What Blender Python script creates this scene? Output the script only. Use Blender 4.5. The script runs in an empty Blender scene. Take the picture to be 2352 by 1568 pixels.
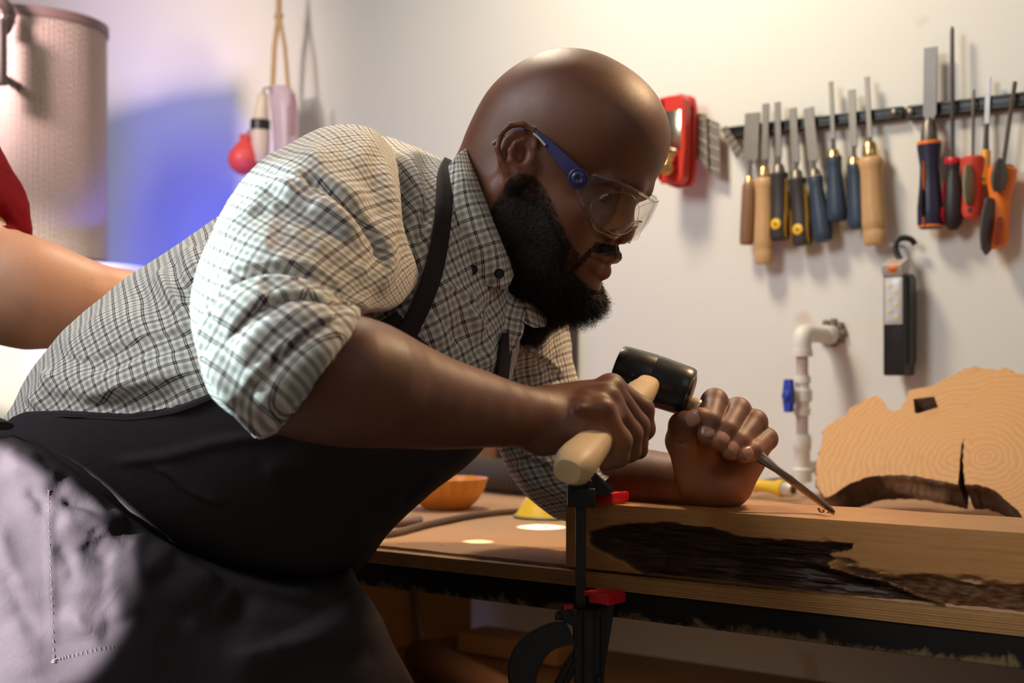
import bpy, bmesh, math, random
import numpy as np
from mathutils import Vector, Matrix, Quaternion

SC = bpy.context.scene
COL = SC.collection
# ------------------------------------------------------------------ camera
FPX = 2352 * 50.0 / 36.0
ZC = 1.10                      # eye height
HOR = 855.0                    # horizon row
cam_d = bpy.data.cameras.new('camera')
cam_d.lens = 50.0
cam_d.sensor_width = 36.0
cam_d.shift_y = (HOR - 784) / 2352.0
cam_d.clip_start = 0.05
cam_d.dof.use_dof = True
cam_d.dof.focus_distance = 1.335
cam_d.dof.aperture_fstop = 5.8
cam = bpy.data.objects.new('camera', cam_d)
cam.location = (0, 0, ZC)
cam.rotation_euler = (math.pi / 2, 0, 0)
COL.objects.link(cam)
SC.camera = cam
SC.view_settings.view_transform = 'Standard'
SC.view_settings.look = 'None'
SC.view_settings.exposure = 0.0
SC.view_settings.gamma = 1.0
SC.view_settings.use_curve_mapping = False


def P(px, py, d):
    return np.array([(px - 1176.0) / FPX * d, d, ZC - (py - HOR) / FPX * d])


# wall frame: R runs along the wall to the right, M points into the wall
R_ = np.array([.788, -.6157, 0.])
M_ = np.array([.6157, .788, 0.])
UP = np.array([0., 0., 1.])
WALL_D = 2.16


def W(px, py, off=0.0):
    """point on the plane `off` metres in front of the back wall"""
    ray = np.array([(px - 1176.0) / FPX, 1.0, -(py - HOR) / FPX])
    t = (WALL_D - off) / (M_ @ ray)
    p = ray * t
    p[2] += ZC
    return p


BZ = ZC - 0.2                  # bench top
BE = P(1414, 1322, 1.40)       # a point on the bench front edge
BD = M_ @ BE


def B(px, py, h=0.0):
    """point on the horizontal plane h above the bench top"""
    d = (ZC - BZ - h) * FPX / (py - HOR)
    return P(px, py, d)


# ------------------------------------------------------------------ world and lights
world = bpy.data.worlds.new('world')
SC.world = world
world.use_nodes = True
wb = world.node_tree.nodes['Background']
wb.inputs[0].default_value = (0.92, 0.84, 0.76, 1)
wb.inputs[1].default_value = 0.11


def aim(o, target):
    v = Vector(target) - o.location
    o.rotation_euler = v.to_track_quat('-Z', 'Y').to_euler()


def area(name, loc, target, energy, color, sx, sy=None, spread=180):
    l = bpy.data.lights.new(name, 'AREA')
    l.energy = energy
    l.color = color
    l.shape = 'RECTANGLE'
    l.size = sx
    l.size_y = sy or sx
    l.spread = math.radians(spread)
    o = bpy.data.objects.new(name, l)
    o.location = loc
    COL.objects.link(o)
    aim(o, target)
    return o


def spot(name, loc, target, energy, color, size_deg, blend, radius):
    l = bpy.data.lights.new(name, 'SPOT')
    l.energy = energy
    l.color = color
    l.spot_size = math.radians(size_deg)
    l.spot_blend = blend
    l.shadow_soft_size = radius
    o = bpy.data.objects.new(name, l)
    o.location = loc
    COL.objects.link(o)
    aim(o, target)
    return o


# warm work lamp hanging in front of the wall, above and left of the tools
area('warm_ceiling_lamp', (-0.10, 2.08, 2.22), (0.32, 1.9, 0.9), 12, (1.0, .85, .64), .22, .22)
# second warm lamp beyond the man's head: rims skull, hands and timber
spot('warm_bench_lamp', (.80, 1.72, 2.12), P(1400, 330, 1.40), 62, (1.0, .66, .36), 46, .6, .05)
# daylight from the window high on the left
area('window_daylight', (-1.55, 0.75, 2.45), (0.0, 1.4, 1.05), 30, (.90, .95, 1.0), .8, .9)
# general room light behind the camera on the right
area('room_light', (1.1, -0.9, 2.5), (0.5, 2.1, 1.1), 5.0, (1.0, .95, .86), 1.0, 1.0)
# low sun through the window gap
spot('sun_hip', (-1.4, -.1, 1.48), P(-75, 1320, 1.24), 2300, (.93, .94, 1.0), 7.9, .12, .006)
spot('sun_sleeve', (-2.0, 1.45, 1.85), P(450, 690, 1.08), 520, (.72, .95, 1.0), 9, .5, .012)
spot('sun_housing', (-1.3, 1.2, 2.3), P(130, 730, 2.55), 260, (1.0, .93, .78), 15, .6, .03)
area('under_bench_fill', (.02, 1.95, .865), (.0, 1.98, .3), .5, (1.0, .62, .38), .3, .2)  # added fill standing in for bounced light; no lamp is under the bench
spot('sun_bench', (-.45, 2.15, 2.35), B(1245, 1216), 900, (1.0, .95, .85), 2.2, .3, .004)
spot('sun_bench', (-.5, 2.0, 2.35), B(1100, 1250), 400, (1.0, .93, .80), 1.3, .4, .004)
spot('sun_bench', (-.6, 1.9, 2.2), B(850, 1235), 700, (1.0, .95, .85), 2.0, .4, .004)
# coloured lights at the far left of the wall
spot('blue_light', (-.50, 2.30, .98), W(235, 560), 105, (.06, .10, 1.0), 62, 1.0, .06)
spot('pink_light', (-1.08, 1.95, 1.80), W(300, 240), 78, (1.0, .74, .70), 64, 1.0, .07)


# ------------------------------------------------------------------ material helpers
class NT:
    def __init__(self, name):
        self.m = bpy.data.materials.new(name)
        self.m.use_nodes = True
        self.t = self.m.node_tree
        self.n = self.t.nodes
        self.b = self.n['Principled BSDF']

    def add(self, typ, **kw):
        n = self.n.new(typ)
        for k, v in kw.items():
            setattr(n, k, v)
        return n

    def link(self, a, b):
        self.t.links.new(a, b)

    def math(self, op, a, b=None, c=None, clamp=False):
        n = self.add('ShaderNodeMath', operation=op, use_clamp=clamp)
        for i, v in enumerate((a, b, c)):
            if v is None:
                continue
            if isinstance(v, (int, float)):
                n.inputs[i].default_value = v
            else:
                self.link(v, n.inputs[i])
        return n.outputs[0]

    def mix(self, fac, a, b, mode='MIX'):
        n = self.add('ShaderNodeMix', data_type='RGBA', blend_type=mode)
        for i, v in ((0, fac), (6, a), (7, b)):
            if isinstance(v, (int, float)):
                n.inputs[i].default_value = v
            elif isinstance(v, (tuple, list)):
                n.inputs[i].default_value = (v[0], v[1], v[2], 1)
            else:
                self.link(v, n.inputs[i])
        return n.outputs[2]

    def ramp(self, fac, stops):
        n = self.add('ShaderNodeValToRGB')
        self.link(fac, n.inputs[0])
        e = n.color_ramp.elements
        while len(e) < len(stops):
            e.new(.5)
        for el, (p, c) in zip(e, stops):
            el.position = p
            el.color = (c[0], c[1], c[2], 1) if isinstance(c, (tuple, list)) else (c, c, c, 1)
        return n.outputs[0]

    def coords(self, kind='Object', scale=(1, 1, 1), rot=(0, 0, 0), loc=(0, 0, 0)):
        tc = self.add('ShaderNodeTexCoord')
        mp = self.add('ShaderNodeMapping')
        self.link(tc.outputs[kind], mp.inputs[0])
        mp.inputs[1].default_value = loc
        mp.inputs[2].default_value = rot
        mp.inputs[3].default_value = scale
        return mp.outputs[0]

    def noise(self, vec, scale, detail=4, rough=.55, dist=0):
        n = self.add('ShaderNodeTexNoise')
        if vec is not None:
            self.link(vec, n.inputs['Vector'])
        n.inputs['Scale'].default_value = scale
        n.inputs['Detail'].default_value = detail
        n.inputs['Roughness'].default_value = rough
        n.inputs['Distortion'].default_value = dist
        return n.outputs[0]

    def bump(self, h, strength=.3, dist=.001):
        n = self.add('ShaderNodeBump')
        n.inputs['Strength'].default_value = strength
        n.inputs['Distance'].default_value = dist
        self.link(h, n.inputs['Height'])
        self.link(n.outputs[0], self.b.inputs['Normal'])
        return n

    def set(self, **kw):
        for k, v in kw.items():
            k = {'base': 'Base Color', 'rough': 'Roughness', 'metal': 'Metallic', 'spec': 'Specular IOR Level',
                 'trans': 'Transmission Weight', 'ior': 'IOR', 'sss': 'Subsurface Weight', 'sheen': 'Sheen Weight',
                 'coat': 'Coat Weight'}[k]
            s = self.b.inputs[k]
            if isinstance(v, (tuple, list)):
                s.default_value = (v[0], v[1], v[2], 1)
            elif isinstance(v, (int, float)):
                s.default_value = v
            else:
                self.link(v, s)
        return self


def simple(name, col, rough=.5, metal=0., spec=.5, var=.12, scale=30, bump=0.0, bscale=200):
    t = NT(name)
    v = t.coords()
    n = t.noise(v, scale)
    c2 = tuple(min(1, c * (1 + var)) for c in col)
    c1 = tuple(c * (1 - var) for c in col)
    t.set(base=t.mix(n, c1, c2), rough=rough, metal=metal, spec=spec)
    if bump:
        t.bump(t.noise(v, bscale), bump, .0006)
    return t.m


# ------------------------------------------------------------------ object helpers
def link(o, parent=None):
    COL.objects.link(o)
    if parent is not None:
        o.parent = parent
    return o


def tag(o, label=None, cat=None, group=None, kind=None):
    if label:
        o['label'] = label
    if cat:
        o['category'] = cat
    if group:
        o['group'] = group
    if kind:
        o['kind'] = kind
    return o


def empty(name, loc, label, cat, group=None):
    o = bpy.data.objects.new(name, None)
    o.empty_display_size = .02
    o.location = tuple(loc)
    COL.objects.link(o)
    tag(o, label, cat, group)
    return o


def mesh_obj(name, verts, faces, mat, parent=None, smooth=True, uv=None, attr=None, sharp=None):
    """verts are world coordinates"""
    verts = np.asarray(verts, dtype=float)
    off = np.zeros(3)
    if parent is not None:
        off = np.array(parent_world(parent))
    org = verts.mean(axis=0) if parent is None else verts.mean(axis=0) - off
    me = bpy.data.meshes.new(name)
    loc = org
    v = verts - off - loc
    if isinstance(faces, np.ndarray):
        nf, k = faces.shape
        me.vertices.add(len(v))
        me.vertices.foreach_set('co', v.astype(np.float32).ravel())
        me.loops.add(nf * k)
        me.loops.foreach_set('vertex_index', faces.astype(np.int32).ravel())
        me.polygons.add(nf)
        me.polygons.foreach_set('loop_start', np.arange(0, nf * k, k, dtype=np.int32))
        me.update(calc_edges=True)
        me.validate()
    else:
        me.from_pydata([tuple(a) for a in v], [], [tuple(int(i) for i in f) for f in faces])
        me.update()
    if uv is not None:
        lay = me.uv_layers.new(name='UVMap')
        idx = np.zeros(len(me.loops), dtype=np.int32)
        me.loops.foreach_get('vertex_index', idx)
        lay.data.foreach_set('uv', np.asarray(uv, dtype=np.float32)[idx].ravel())
    if attr:
        for an, av in attr.items():
            a = me.attributes.new(an, 'FLOAT', 'POINT')
            a.data.foreach_set('value', np.asarray(av, dtype=np.float32))
    if smooth:
        me.polygons.foreach_set('use_smooth', np.ones(len(me.polygons), dtype=bool))
    for mm in (mat if isinstance(mat, (list, tuple)) else [mat]):
        me.materials.append(mm)
    o = bpy.data.objects.new(name, me)
    o.location = tuple(loc)
    link(o, parent)
    if smooth and sharp:
        me.set_sharp_from_angle(angle=math.radians(sharp))
    return o


def parent_world(o):
    l = Vector((0, 0, 0))
    while o is not None:
        l = l + o.location
        o = o.parent
    return l


def frame(axis, hint=(0, 0, 1)):
    a = np.asarray(axis, float)
    a = a / np.linalg.norm(a)
    h = np.asarray(hint, float)
    if abs(a @ (h / np.linalg.norm(h))) > .98:
        h = np.array([1., 0, 0])
    x = np.cross(h, a)
    x /= np.linalg.norm(x)
    y = np.cross(a, x)
    return x, y, a


class MB:
    """collects world-space pieces for ONE mesh object"""
    def __init__(self):
        self.v = []
        self.f = []
        self.mi = []

    def add(self, verts, faces, mi=0):
        b = len(self.v)
        self.v += [tuple(x) for x in verts]
        self.f += [tuple(b + i for i in f) for f in faces]
        self.mi += [mi] * len(faces)

    def box(self, c, ex, ey, ez, sx, sy, sz, mi=0, bev=0.0):
        """centre, unit axes, full sizes; bevelled box"""
        c = np.asarray(c, float)
        ex, ey, ez = (np.asarray(e, float) for e in (ex, ey, ez))
        if bev <= 0:
            vs = [c + ex * sx / 2 * i + ey * sy / 2 * j + ez * sz / 2 * k for i in (-1, 1) for j in (-1, 1) for k in (-1, 1)]
            fs = [(0, 1, 3, 2), (4, 6, 7, 5), (0, 4, 5, 1), (2, 3, 7, 6), (0, 2, 6, 4), (1, 5, 7, 3)]
            if np.dot(np.cross(ex, ey), ez) < 0:
                fs = [f[::-1] for f in fs]
            self.add(vs, fs, mi)
            return
        bm = bmesh.new()
        bmesh.ops.create_cube(bm, size=1)
        for v in bm.verts:
            v.co = Vector((v.co.x * sx, v.co.y * sy, v.co.z * sz))
        bmesh.ops.bevel(bm, geom=list(bm.edges), offset=min(bev, sx * .45, sy * .45, sz * .45), segments=2, affect='EDGES', profile=.6)
        bm.verts.index_update()
        vs = [c + ex * v.co.x + ey * v.co.y + ez * v.co.z for v in bm.verts]
        fs = [tuple(v.index for v in f.verts) for f in bm.faces]
        if np.dot(np.cross(ex, ey), ez) < 0:
            fs = [f[::-1] for f in fs]
        bm.free()
        self.add(vs, fs, mi)

    def lathe(self, a, b, prof, n=24, mi=0, hint=(0, 0, 1), flat=1.0, caps=True):
        """profile [(t, r)] along the a->b axis; t in metres from a if b is a direction"""
        a = np.asarray(a, float)
        ax = np.asarray(b, float) - a
        L = np.linalg.norm(ax)
        x, y, z = frame(ax, hint)
        vs = []
        for t, r in prof:
            for k in range(n):
                th = 2 * math.pi * k / n
                vs.append(a + z * t * L + x * r * math.cos(th) + y * r * flat * math.sin(th))
        fs = []
        m = len(prof)
        for i in range(m - 1):
            for k in range(n):
                k2 = (k + 1) % n
                fs.append((i * n + k, i * n + k2, (i + 1) * n + k2, (i + 1) * n + k))
        if caps:
            fs.append(tuple(range(n - 1, -1, -1)))
            fs.append(tuple((m - 1) * n + k for k in range(n)))
        self.add(vs, fs, mi)

    def tube(self, pts, r, n=10, mi=0, caps=True, flat=1.0, hint=(0, 0, 1)):
        pts = [np.asarray(p, float) for p in pts]
        m = len(pts)
        rs = r if isinstance(r, (list, tuple, np.ndarray)) else [r] * m
        px, py, _ = frame(pts[1] - pts[0], hint)
        vs = []
        for i, p in enumerate(pts):
            t = pts[min(i + 1, m - 1)] - pts[max(i - 1, 0)]
            t = t / (np.linalg.norm(t) + 1e-12)
            px = px - t * (px @ t)
            px /= np.linalg.norm(px)
            py = np.cross(t, px)
            for k in range(n):
                th = 2 * math.pi * k / n
                vs.append(p + px * rs[i] * math.cos(th) + py * rs[i] * flat * math.sin(th))
        fs = []
        for i in range(m - 1):
            for k in range(n):
                k2 = (k + 1) % n
                fs.append((i * n + k, i * n + k2, (i + 1) * n + k2, (i + 1) * n + k))
        if caps:
            fs.append(tuple(range(n - 1, -1, -1)))
            fs.append(tuple((m - 1) * n + k for k in range(n)))
        self.add(vs, fs, mi)

    def prism(self, poly, thick, bev=0.0, mi=0):
        """poly = list of world points (planar), extruded by the vector thick"""
        poly = [np.asarray(p, float) for p in poly]
        th = np.asarray(thick, float)
        n = len(poly)
        nrm = np.zeros(3)
        for i in range(n):
            nrm += np.cross(poly[i], poly[(i + 1) % n])
        flip = nrm @ th > 0
        vs = poly + [p + th for p in poly]
        fs = [tuple(range(n)), tuple(range(2 * n - 1, n - 1, -1))]
        for i in range(n):
            j = (i + 1) % n
            fs.append((j, i, n + i, n + j))
        if flip:
            fs = [f[::-1] for f in fs]
        self.add(vs, fs, mi)

    def build(self, name, mat, parent=None, smooth=True, sharp=35, bevel=0.0):
        o = mesh_obj(name, self.v, self.f, mat, parent, smooth=smooth, sharp=sharp)
        if isinstance(mat, (list, tuple)):
            o.data.polygons.foreach_set('material_index', np.array(self.mi, dtype=np.int32))
        if bevel:
            md = o.modifiers.new('bevel', 'BEVEL')
            md.width = bevel
            md.segments = 2
            md.limit_method = 'ANGLE'
            md.angle_limit = math.radians(40)
            md.harden_normals = False
        return o


def catmull(ctrl, m):
    """ctrl (n, ...) -> (m, ...) samples, uniform Catmull-Rom"""
    ctrl = np.asarray(ctrl, float)
    n = len(ctrl)
    t = np.linspace(0, n - 1, m)
    i = np.clip(t.astype(int), 0, n - 2)
    f = (t - i).reshape((-1,) + (1,) * (ctrl.ndim - 1))
    p0 = ctrl[np.maximum(i - 1, 0)]
    p1 = ctrl[i]
    p2 = ctrl[i + 1]
    p3 = ctrl[np.minimum(i + 2, n - 1)]
    return .5 * ((2 * p1) + (p2 - p0) * f + (2 * p0 - 5 * p1 + 4 * p2 - p3) * f ** 2 + (3 * p1 - p0 - 3 * p2 + p3) * f ** 3)


def grid_faces(m, n, closed=False):
    i = np.arange(m - 1)[:, None]
    k = np.arange(n if closed else n - 1)[None, :]
    k2 = (k + 1) % n
    return np.stack([i * n + k, i * n + k2, (i + 1) * n + k2, (i + 1) * n + k], -1).reshape(-1, 4)


def grid_normals(G, closed=False):
    if closed:
        du = np.roll(G, -1, 1) - np.roll(G, 1, 1)
    else:
        du = np.gradient(G, axis=1)
    dv = np.gradient(G, axis=0)
    n = np.cross(du, dv)
    return n / (np.linalg.norm(n, axis=-1, keepdims=True) + 1e-12)


# hash-free smooth 3D value noise (numpy)
_rng = np.random.RandomState(5)
_T = _rng.rand(64, 64, 64).astype(np.float32)


def vnoise(p):
    p = np.asarray(p, float)
    i = np.floor(p).astype(int)
    f = p - i
    f = f * f * (3 - 2 * f)
    r = 0
    for dx in (0, 1):
        for dy in (0, 1):
            for dz in (0, 1):
                w = (f[..., 0] if dx else 1 - f[..., 0]) * (f[..., 1] if dy else 1 - f[..., 1]) * (f[..., 2] if dz else 1 - f[..., 2])
                r = r + w * _T[(i[..., 0] + dx) % 64, (i[..., 1] + dy) % 64, (i[..., 2] + dz) % 64]
    return r * 2 - 1


def fbm(p, o=3):
    r = 0
    a = 1.
    for k in range(o):
        r = r + a * vnoise(p * 2 ** k + 7.3 * k)
        a *= .5
    return r


def polydist(x, z, pts):
    """unsigned + signed distance to an open polyline in the X-Z plane, and 0..1 position"""
    best = np.full(x.shape, 1e9)
    sg = np.zeros(x.shape)
    pos = np.zeros(x.shape)
    seg = np.linalg.norm(np.diff(pts, axis=0), axis=1)
    tot = seg.sum()
    acc = 0
    for (a, b), L in zip(zip(pts[:-1], pts[1:]), seg):
        d = b - a
        t = np.clip(((x - a[0]) * d[0] + (z - a[1]) * d[1]) / (L * L), 0, 1)
        qx = x - a[0] - d[0] * t
        qz = z - a[1] - d[1] * t
        q = np.hypot(qx, qz)
        m = q < best
        best = np.where(m, q, best)
        sg = np.where(m, np.sign(d[0] * (z - a[1]) - d[1] * (x - a[0])), sg)
        pos = np.where(m, (acc + t * L) / tot, pos)
        acc += L
    return best, sg, pos


def folds_disp(X, Ys, Z, ny, folds):
    """sum of cloth folds; each = (kind, [(px,py)...], nominal depth, amp, width)"""
    out = np.zeros(X.shape)
    wgt = np.clip(-ny * 1.6, 0, 1)
    for kind, pp, d, amp, w in folds:
        c = np.array([P(a, b, d)[[0, 2]] for a, b in pp])
        c = catmull(c, len(c) * 4) if len(c) > 2 else c
        # compare in the fold's own plane: bring points to nominal depth
        s, sg, pos = polydist(X * d / Ys, (Z - ZC) * d / Ys + ZC, c)
        fade = np.clip(np.minimum(pos, 1 - pos) * 5, 0, 1)
        fade = fade * fade * (3 - 2 * fade)
        if kind == 'r':
            out += amp * np.exp(-(s / w) ** 2) * fade * wgt
        else:
            sd = s * sg
            f = np.where(sd > 0, np.exp(-sd / w), -.45 * np.exp(sd / (w * .6)))
            # soften the step over 1.5 mm
            k = np.clip(s / .0018, 0, 1)
            out += amp * f * k * fade * wgt
    return out


# ------------------------------------------------------------------ implicit surfaces
class Prim:
    __slots__ = ('f', 'c', 'r')

    def __init__(self, f, c, r):
        self.f, self.c, self.r = f, np.asarray(c, float), r


def rcone(a, b, ra, rb):
    a = np.asarray(a, float)
    b = np.asarray(b, float)
    ba = b - a
    L2 = ba @ ba
    L = math.sqrt(L2)

    def f(p):
        q = p - a
        t = np.clip((q @ ba) / L2 + (rb - ra) * 0, 0, 1)
        d = q - t[:, None] * ba
        return np.sqrt((d * d).sum(1)) - (ra + (rb - ra) * t)
    return Prim(f, (a + b) / 2, L / 2 + max(ra, rb))


def ell(c, R, rad):
    c = np.asarray(c, float)
    R = np.asarray(R, float)
    rad = np.asarray(rad, float)

    def f(p):
        q = (p - c) @ R.T
        k0 = np.sqrt(((q / rad) ** 2).sum(1)) + 1e-9
        k1 = np.sqrt(((q / rad ** 2) ** 2).sum(1)) + 1e-9
        return k0 * (k0 - 1) / k1
    return Prim(f, c, max(rad))


def chainf(pts, rads):
    return [rcone(pts[i], pts[i + 1], rads[i], rads[i + 1]) for i in range(len(pts) - 1)]


def smin(a, b, k):
    h = np.clip(.5 + .5 * (b - a) / k, 0, 1)
    return b + (a - b) * h - k * h * (1 - h)


def smax(a, b, k):
    return -smin(-a, -b, k)


class Sdf:
    def __init__(self):
        self.ops = []

    def u(self, prim, k=.01):
        for p in (prim if isinstance(prim, list) else [prim]):
            self.ops.append(('u', p, k))
        return self

    def s(self, prim, k=.005):
        for p in (prim if isinstance(prim, list) else [prim]):
            self.ops.append(('s', p, k))
        return self

    def ev(self, p, ops=None):
        d = None
        for op, pr, k in (self.ops if ops is None else ops):
            v = pr.f(p)
            if op == 'u':
                d = v if d is None else smin(d, v, k)
            elif d is not None:
                d = smax(d, -v, k)
        return np.full(len(p), 1e3) if d is None else d

    def mesh(self, res, B=16):
        los, his = [], []
        for op, pr, k in self.ops:
            if op == 'u':
                los.append(pr.c - pr.r - .01)
                his.append(pr.c + pr.r + .01)
        lo = np.min(los, 0)
        hi = np.max(his, 0)
        bs = B * res
        nb = np.ceil((hi - lo) / bs).astype(int) + 1
        gi = np.stack(np.meshgrid(*[np.arange(n) for n in nb], indexing='ij'), -1).reshape(-1, 3)
        cen = lo + (gi + .5) * bs
        hd = bs * .5 * math.sqrt(3)
        d = np.concatenate([self.ev(c) for c in np.array_split(cen, max(1, len(cen) // 20000))])
        gi = gi[np.abs(d) < hd * 2.6]
        cc = np.array([o[1].c for o in self.ops])
        cr = np.array([o[1].r + o[2] + 2 * res + .028 for o in self.ops])
        N = (nb * B + 4).astype(np.int64)
        ax = np.arange(B + 1)
        loc = np.stack(np.meshgrid(ax, ax, ax, indexing='ij'), -1).reshape(-1, 3)
        VK, VP, FK = [], [], []
        corners = np.array([[i, j, k] for i in (0, 1) for j in (0, 1) for k in (0, 1)])
        edges = [(a, b) for a in range(8) for b in range(a + 1, 8) if np.abs(corners[a] - corners[b]).sum() == 1]
        ea = np.array([e[0] for e in edges])
        eb = np.array([e[1] for e in edges])

        def key(c):
            return (c[..., 0] * N[1] + c[..., 1]) * N[2] + c[..., 2]
        for g in gi:
            c0 = lo + (g + .5) * bs
            m = np.linalg.norm(cc - c0, axis=1) < cr + hd
            if not m.any():
                continue
            ops = [o for o, q in zip(self.ops, m) if q]
            base = g * B
            v = self.ev(lo + (base + loc) * res, ops).reshape(B + 1, B + 1, B + 1)
            s = v < 0
            if s.all() or not s.any():
                continue
            cs = np.stack([s[a:B + a, b:B + b, c:B + c] for a, b, c in corners], -1)
            act = cs.any(-1) & ~cs.all(-1)
            ci = np.argwhere(act)
            if not len(ci):
                continue
            vals = np.stack([v[ci[:, 0] + a, ci[:, 1] + b, ci[:, 2] + c] for a, b, c in corners], -1)
            va = vals[:, ea]
            vb = vals[:, eb]
            x = (va < 0) != (vb < 0)
            t = np.where(x, va / np.where(x, va - vb, 1), 0)
            pos = corners[ea][None] + (corners[eb] - corners[ea])[None] * t[..., None]
            pos = (pos * x[..., None]).sum(1) / x.sum(1)[:, None]
            VK.append(key(ci + base))
            VP.append(lo + (ci + base + pos) * res)
            for a in range(3):
                b_, c_ = (a + 1) % 3, (a + 2) % 3
                sl0 = [slice(0, B)] * 3
                sl1 = [slice(0, B)] * 3
                sl1[a] = slice(1, B + 1)
                s0 = s[tuple(sl0)]
                s1 = s[tuple(sl1)]
                e = np.argwhere(s0 != s1)
                if not len(e):
                    continue
                ins = s0[e[:, 0], e[:, 1], e[:, 2]]
                e = e + base
                db = np.zeros(3, int)
                db[b_] = 1
                dc = np.zeros(3, int)
                dc[c_] = 1
                q = np.stack([key(e - db - dc), key(e - dc), key(e), key(e - db)], -1)
                q[~ins] = q[~ins][:, ::-1]
                FK.append(q)
        VK = np.concatenate(VK)
        VP = np.concatenate(VP)
        FK = np.concatenate(FK)
        uk, ix = np.unique(VK, return_index=True)
        VP = VP[ix]
        fi = np.searchsorted(uk, FK)
        fi = np.clip(fi, 0, len(uk) - 1)
        ok = (uk[fi] == FK).all(1)
        return VP, fi[ok]


def vert_normals(V, F):
    a = V[F[:, 2]] - V[F[:, 0]]
    b = V[F[:, 3]] - V[F[:, 1]]
    n = np.cross(a, b)
    N = np.zeros_like(V)
    for k in range(4):
        for c in range(3):
            N[:, c] += np.bincount(F[:, k], n[:, c], len(V))
    return N / (np.linalg.norm(N, axis=1, keepdims=True) + 1e-12)


def relax(V, F, it=1, lam=.5):
    for _ in range(it):
        S = np.zeros_like(V)
        C = np.zeros(len(V))
        for k in range(4):
            a, b = F[:, k], F[:, (k + 1) % 4]
            for c in range(3):
                S[:, c] += np.bincount(a, V[b, c], len(V)) + np.bincount(b, V[a, c], len(V))
            C += np.bincount(a, minlength=len(V)) + np.bincount(b, minlength=len(V))
        V = V + lam * (S / np.maximum(C, 1)[:, None] - V)
    return V


def sphere_bound(r=10):
    return r
# ================================================================== materials
def wall_mat():
    t = NT('painted_wall')
    v = t.coords()
    n1 = t.noise(v, 1.6, 3)
    n2 = t.noise(v, 14, 5)
    c = t.mix(n1, (.81, .785, .715), (.755, .74, .68))
    stain = t.ramp(t.noise(v, 9, 2, .4), [(0.0, 0.0), (.735, 0.0), (.79, .55)])
    c = t.mix(stain, c, (.62, .47, .34))
    t.set(base=c, rough=.62, spec=.3)
    t.bump(n2, .12, .002)
    return t.m


def wood_mat(name, c1, c2, c3, axis, scale=26, ringc=None, rough=.5, fine=380):
    """grain runs along the world direction `axis` of the object's own space"""
    t = NT(name)
    tc = t.add('ShaderNodeTexCoord')
    x, y, z = frame(axis)
    comps = []
    for vec, s in ((x, 1.), (y, 1.), (z, .07)):
        d = t.add('ShaderNodeVectorMath', operation='DOT_PRODUCT')
        t.link(tc.outputs['Object'], d.inputs[0])
        d.inputs[1].default_value = tuple(float(q) for q in vec)
        comps.append(t.math('MULTIPLY', d.outputs['Value'], s))
    cb = t.add('ShaderNodeCombineXYZ')
    for i in range(3):
        t.link(comps[i], cb.inputs[i])
    v = cb.outputs[0]
    n = t.noise(v, scale, 3, .5, 1.2)
    bands = t.math('FRACT', t.math('MULTIPLY', n, 9.0))
    bands = t.math('ABSOLUTE', t.math('SUBTRACT', bands, .5))
    f = t.noise(v, fine, 3, .6)
    c = t.mix(bands, c1, c2)
    c = t.mix(t.math('MULTIPLY', t.math('POWER', f, 2.2), .9), c, c3)
    big = t.noise(v, scale * .35, 2)
    c = t.mix(t.math('MULTIPLY', big, .35), c, c3)
    t.set(base=c, rough=rough, spec=.35)
    t.bump(f, .15, .0005)
    return t


WALLM = wall_mat()
STEEL = simple('brushed_steel', (.22, .19, .155), .45, .9, var=.2, scale=60)
STEELB = simple('bright_steel', (.24, .23, .225), .62, 1.0, var=.15, scale=60)
STEELD = simple('dark_steel', (.20, .18, .165), .36, .9, var=.25, scale=60)
BRASS = simple('brass', (.78, .52, .22), .3, 1.0)
BLACKP = simple('black_plastic', (.012, .011, .011), .38, var=.2, bump=.1)
REDP = simple('red_plastic', (.60, .012, .018), .32, var=.1)
BLUEP = simple('blue_plastic', (.02, .05, .36), .35)
YELP = simple('yellow_plastic', (.82, .50, .02), .4)
ORAP = simple('orange_plastic', (.85, .20, .02), .42)
WHITEP = simple('white_plastic', (.80, .76, .68), .45, var=.05)
SLATE = simple('slate_blue_plastic', (.030, .050, .080), .42, var=.15)
NAVY = simple('navy_plastic', (.018, .016, .045), .4)
DGREY = simple('grey_rubber', (.085, .075, .07), .6)

# ================================================================== room
def quad(name, c, ex, ey, sx, sy, mat, thick, label=None):
    m = MB()
    n = np.cross(ex, ey)
    m.box(np.asarray(c) - n * thick / 2, ex, ey, n, sx, sy, thick)
    o = m.build(name, mat, smooth=False)
    o['kind'] = 'structure'
    return o


floor_m = simple('concrete_floor', (.30, .25, .21), .7, var=.2, scale=6, bump=.2)
quad('floor', (0, 1.2, 0), np.array([1., 0, 0]), np.array([0., 1, 0]), 9, 9, floor_m, .1)
wc = M_ * WALL_D + R_ * (-.2)
quad('wall_back', (wc[0], wc[1], 1.5), R_, UP, 7.4, 3.0, WALLM, .12)

# ================================================================== workbench
bench = empty('workbench', BE * [1, 1, 0] + [0, 0, 0], 'long workbench with layered plywood edge over a black steel beam, standing against the wall', 'workbench')


def bpt(s, m, z):
    """s metres to the right along the bench, m metres in from the front edge, z above bench top"""
    p = BE + R_ * s + M_ * m
    return np.array([p[0], p[1], BZ + z])


BDEP = WALL_D - BD - .004


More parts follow.
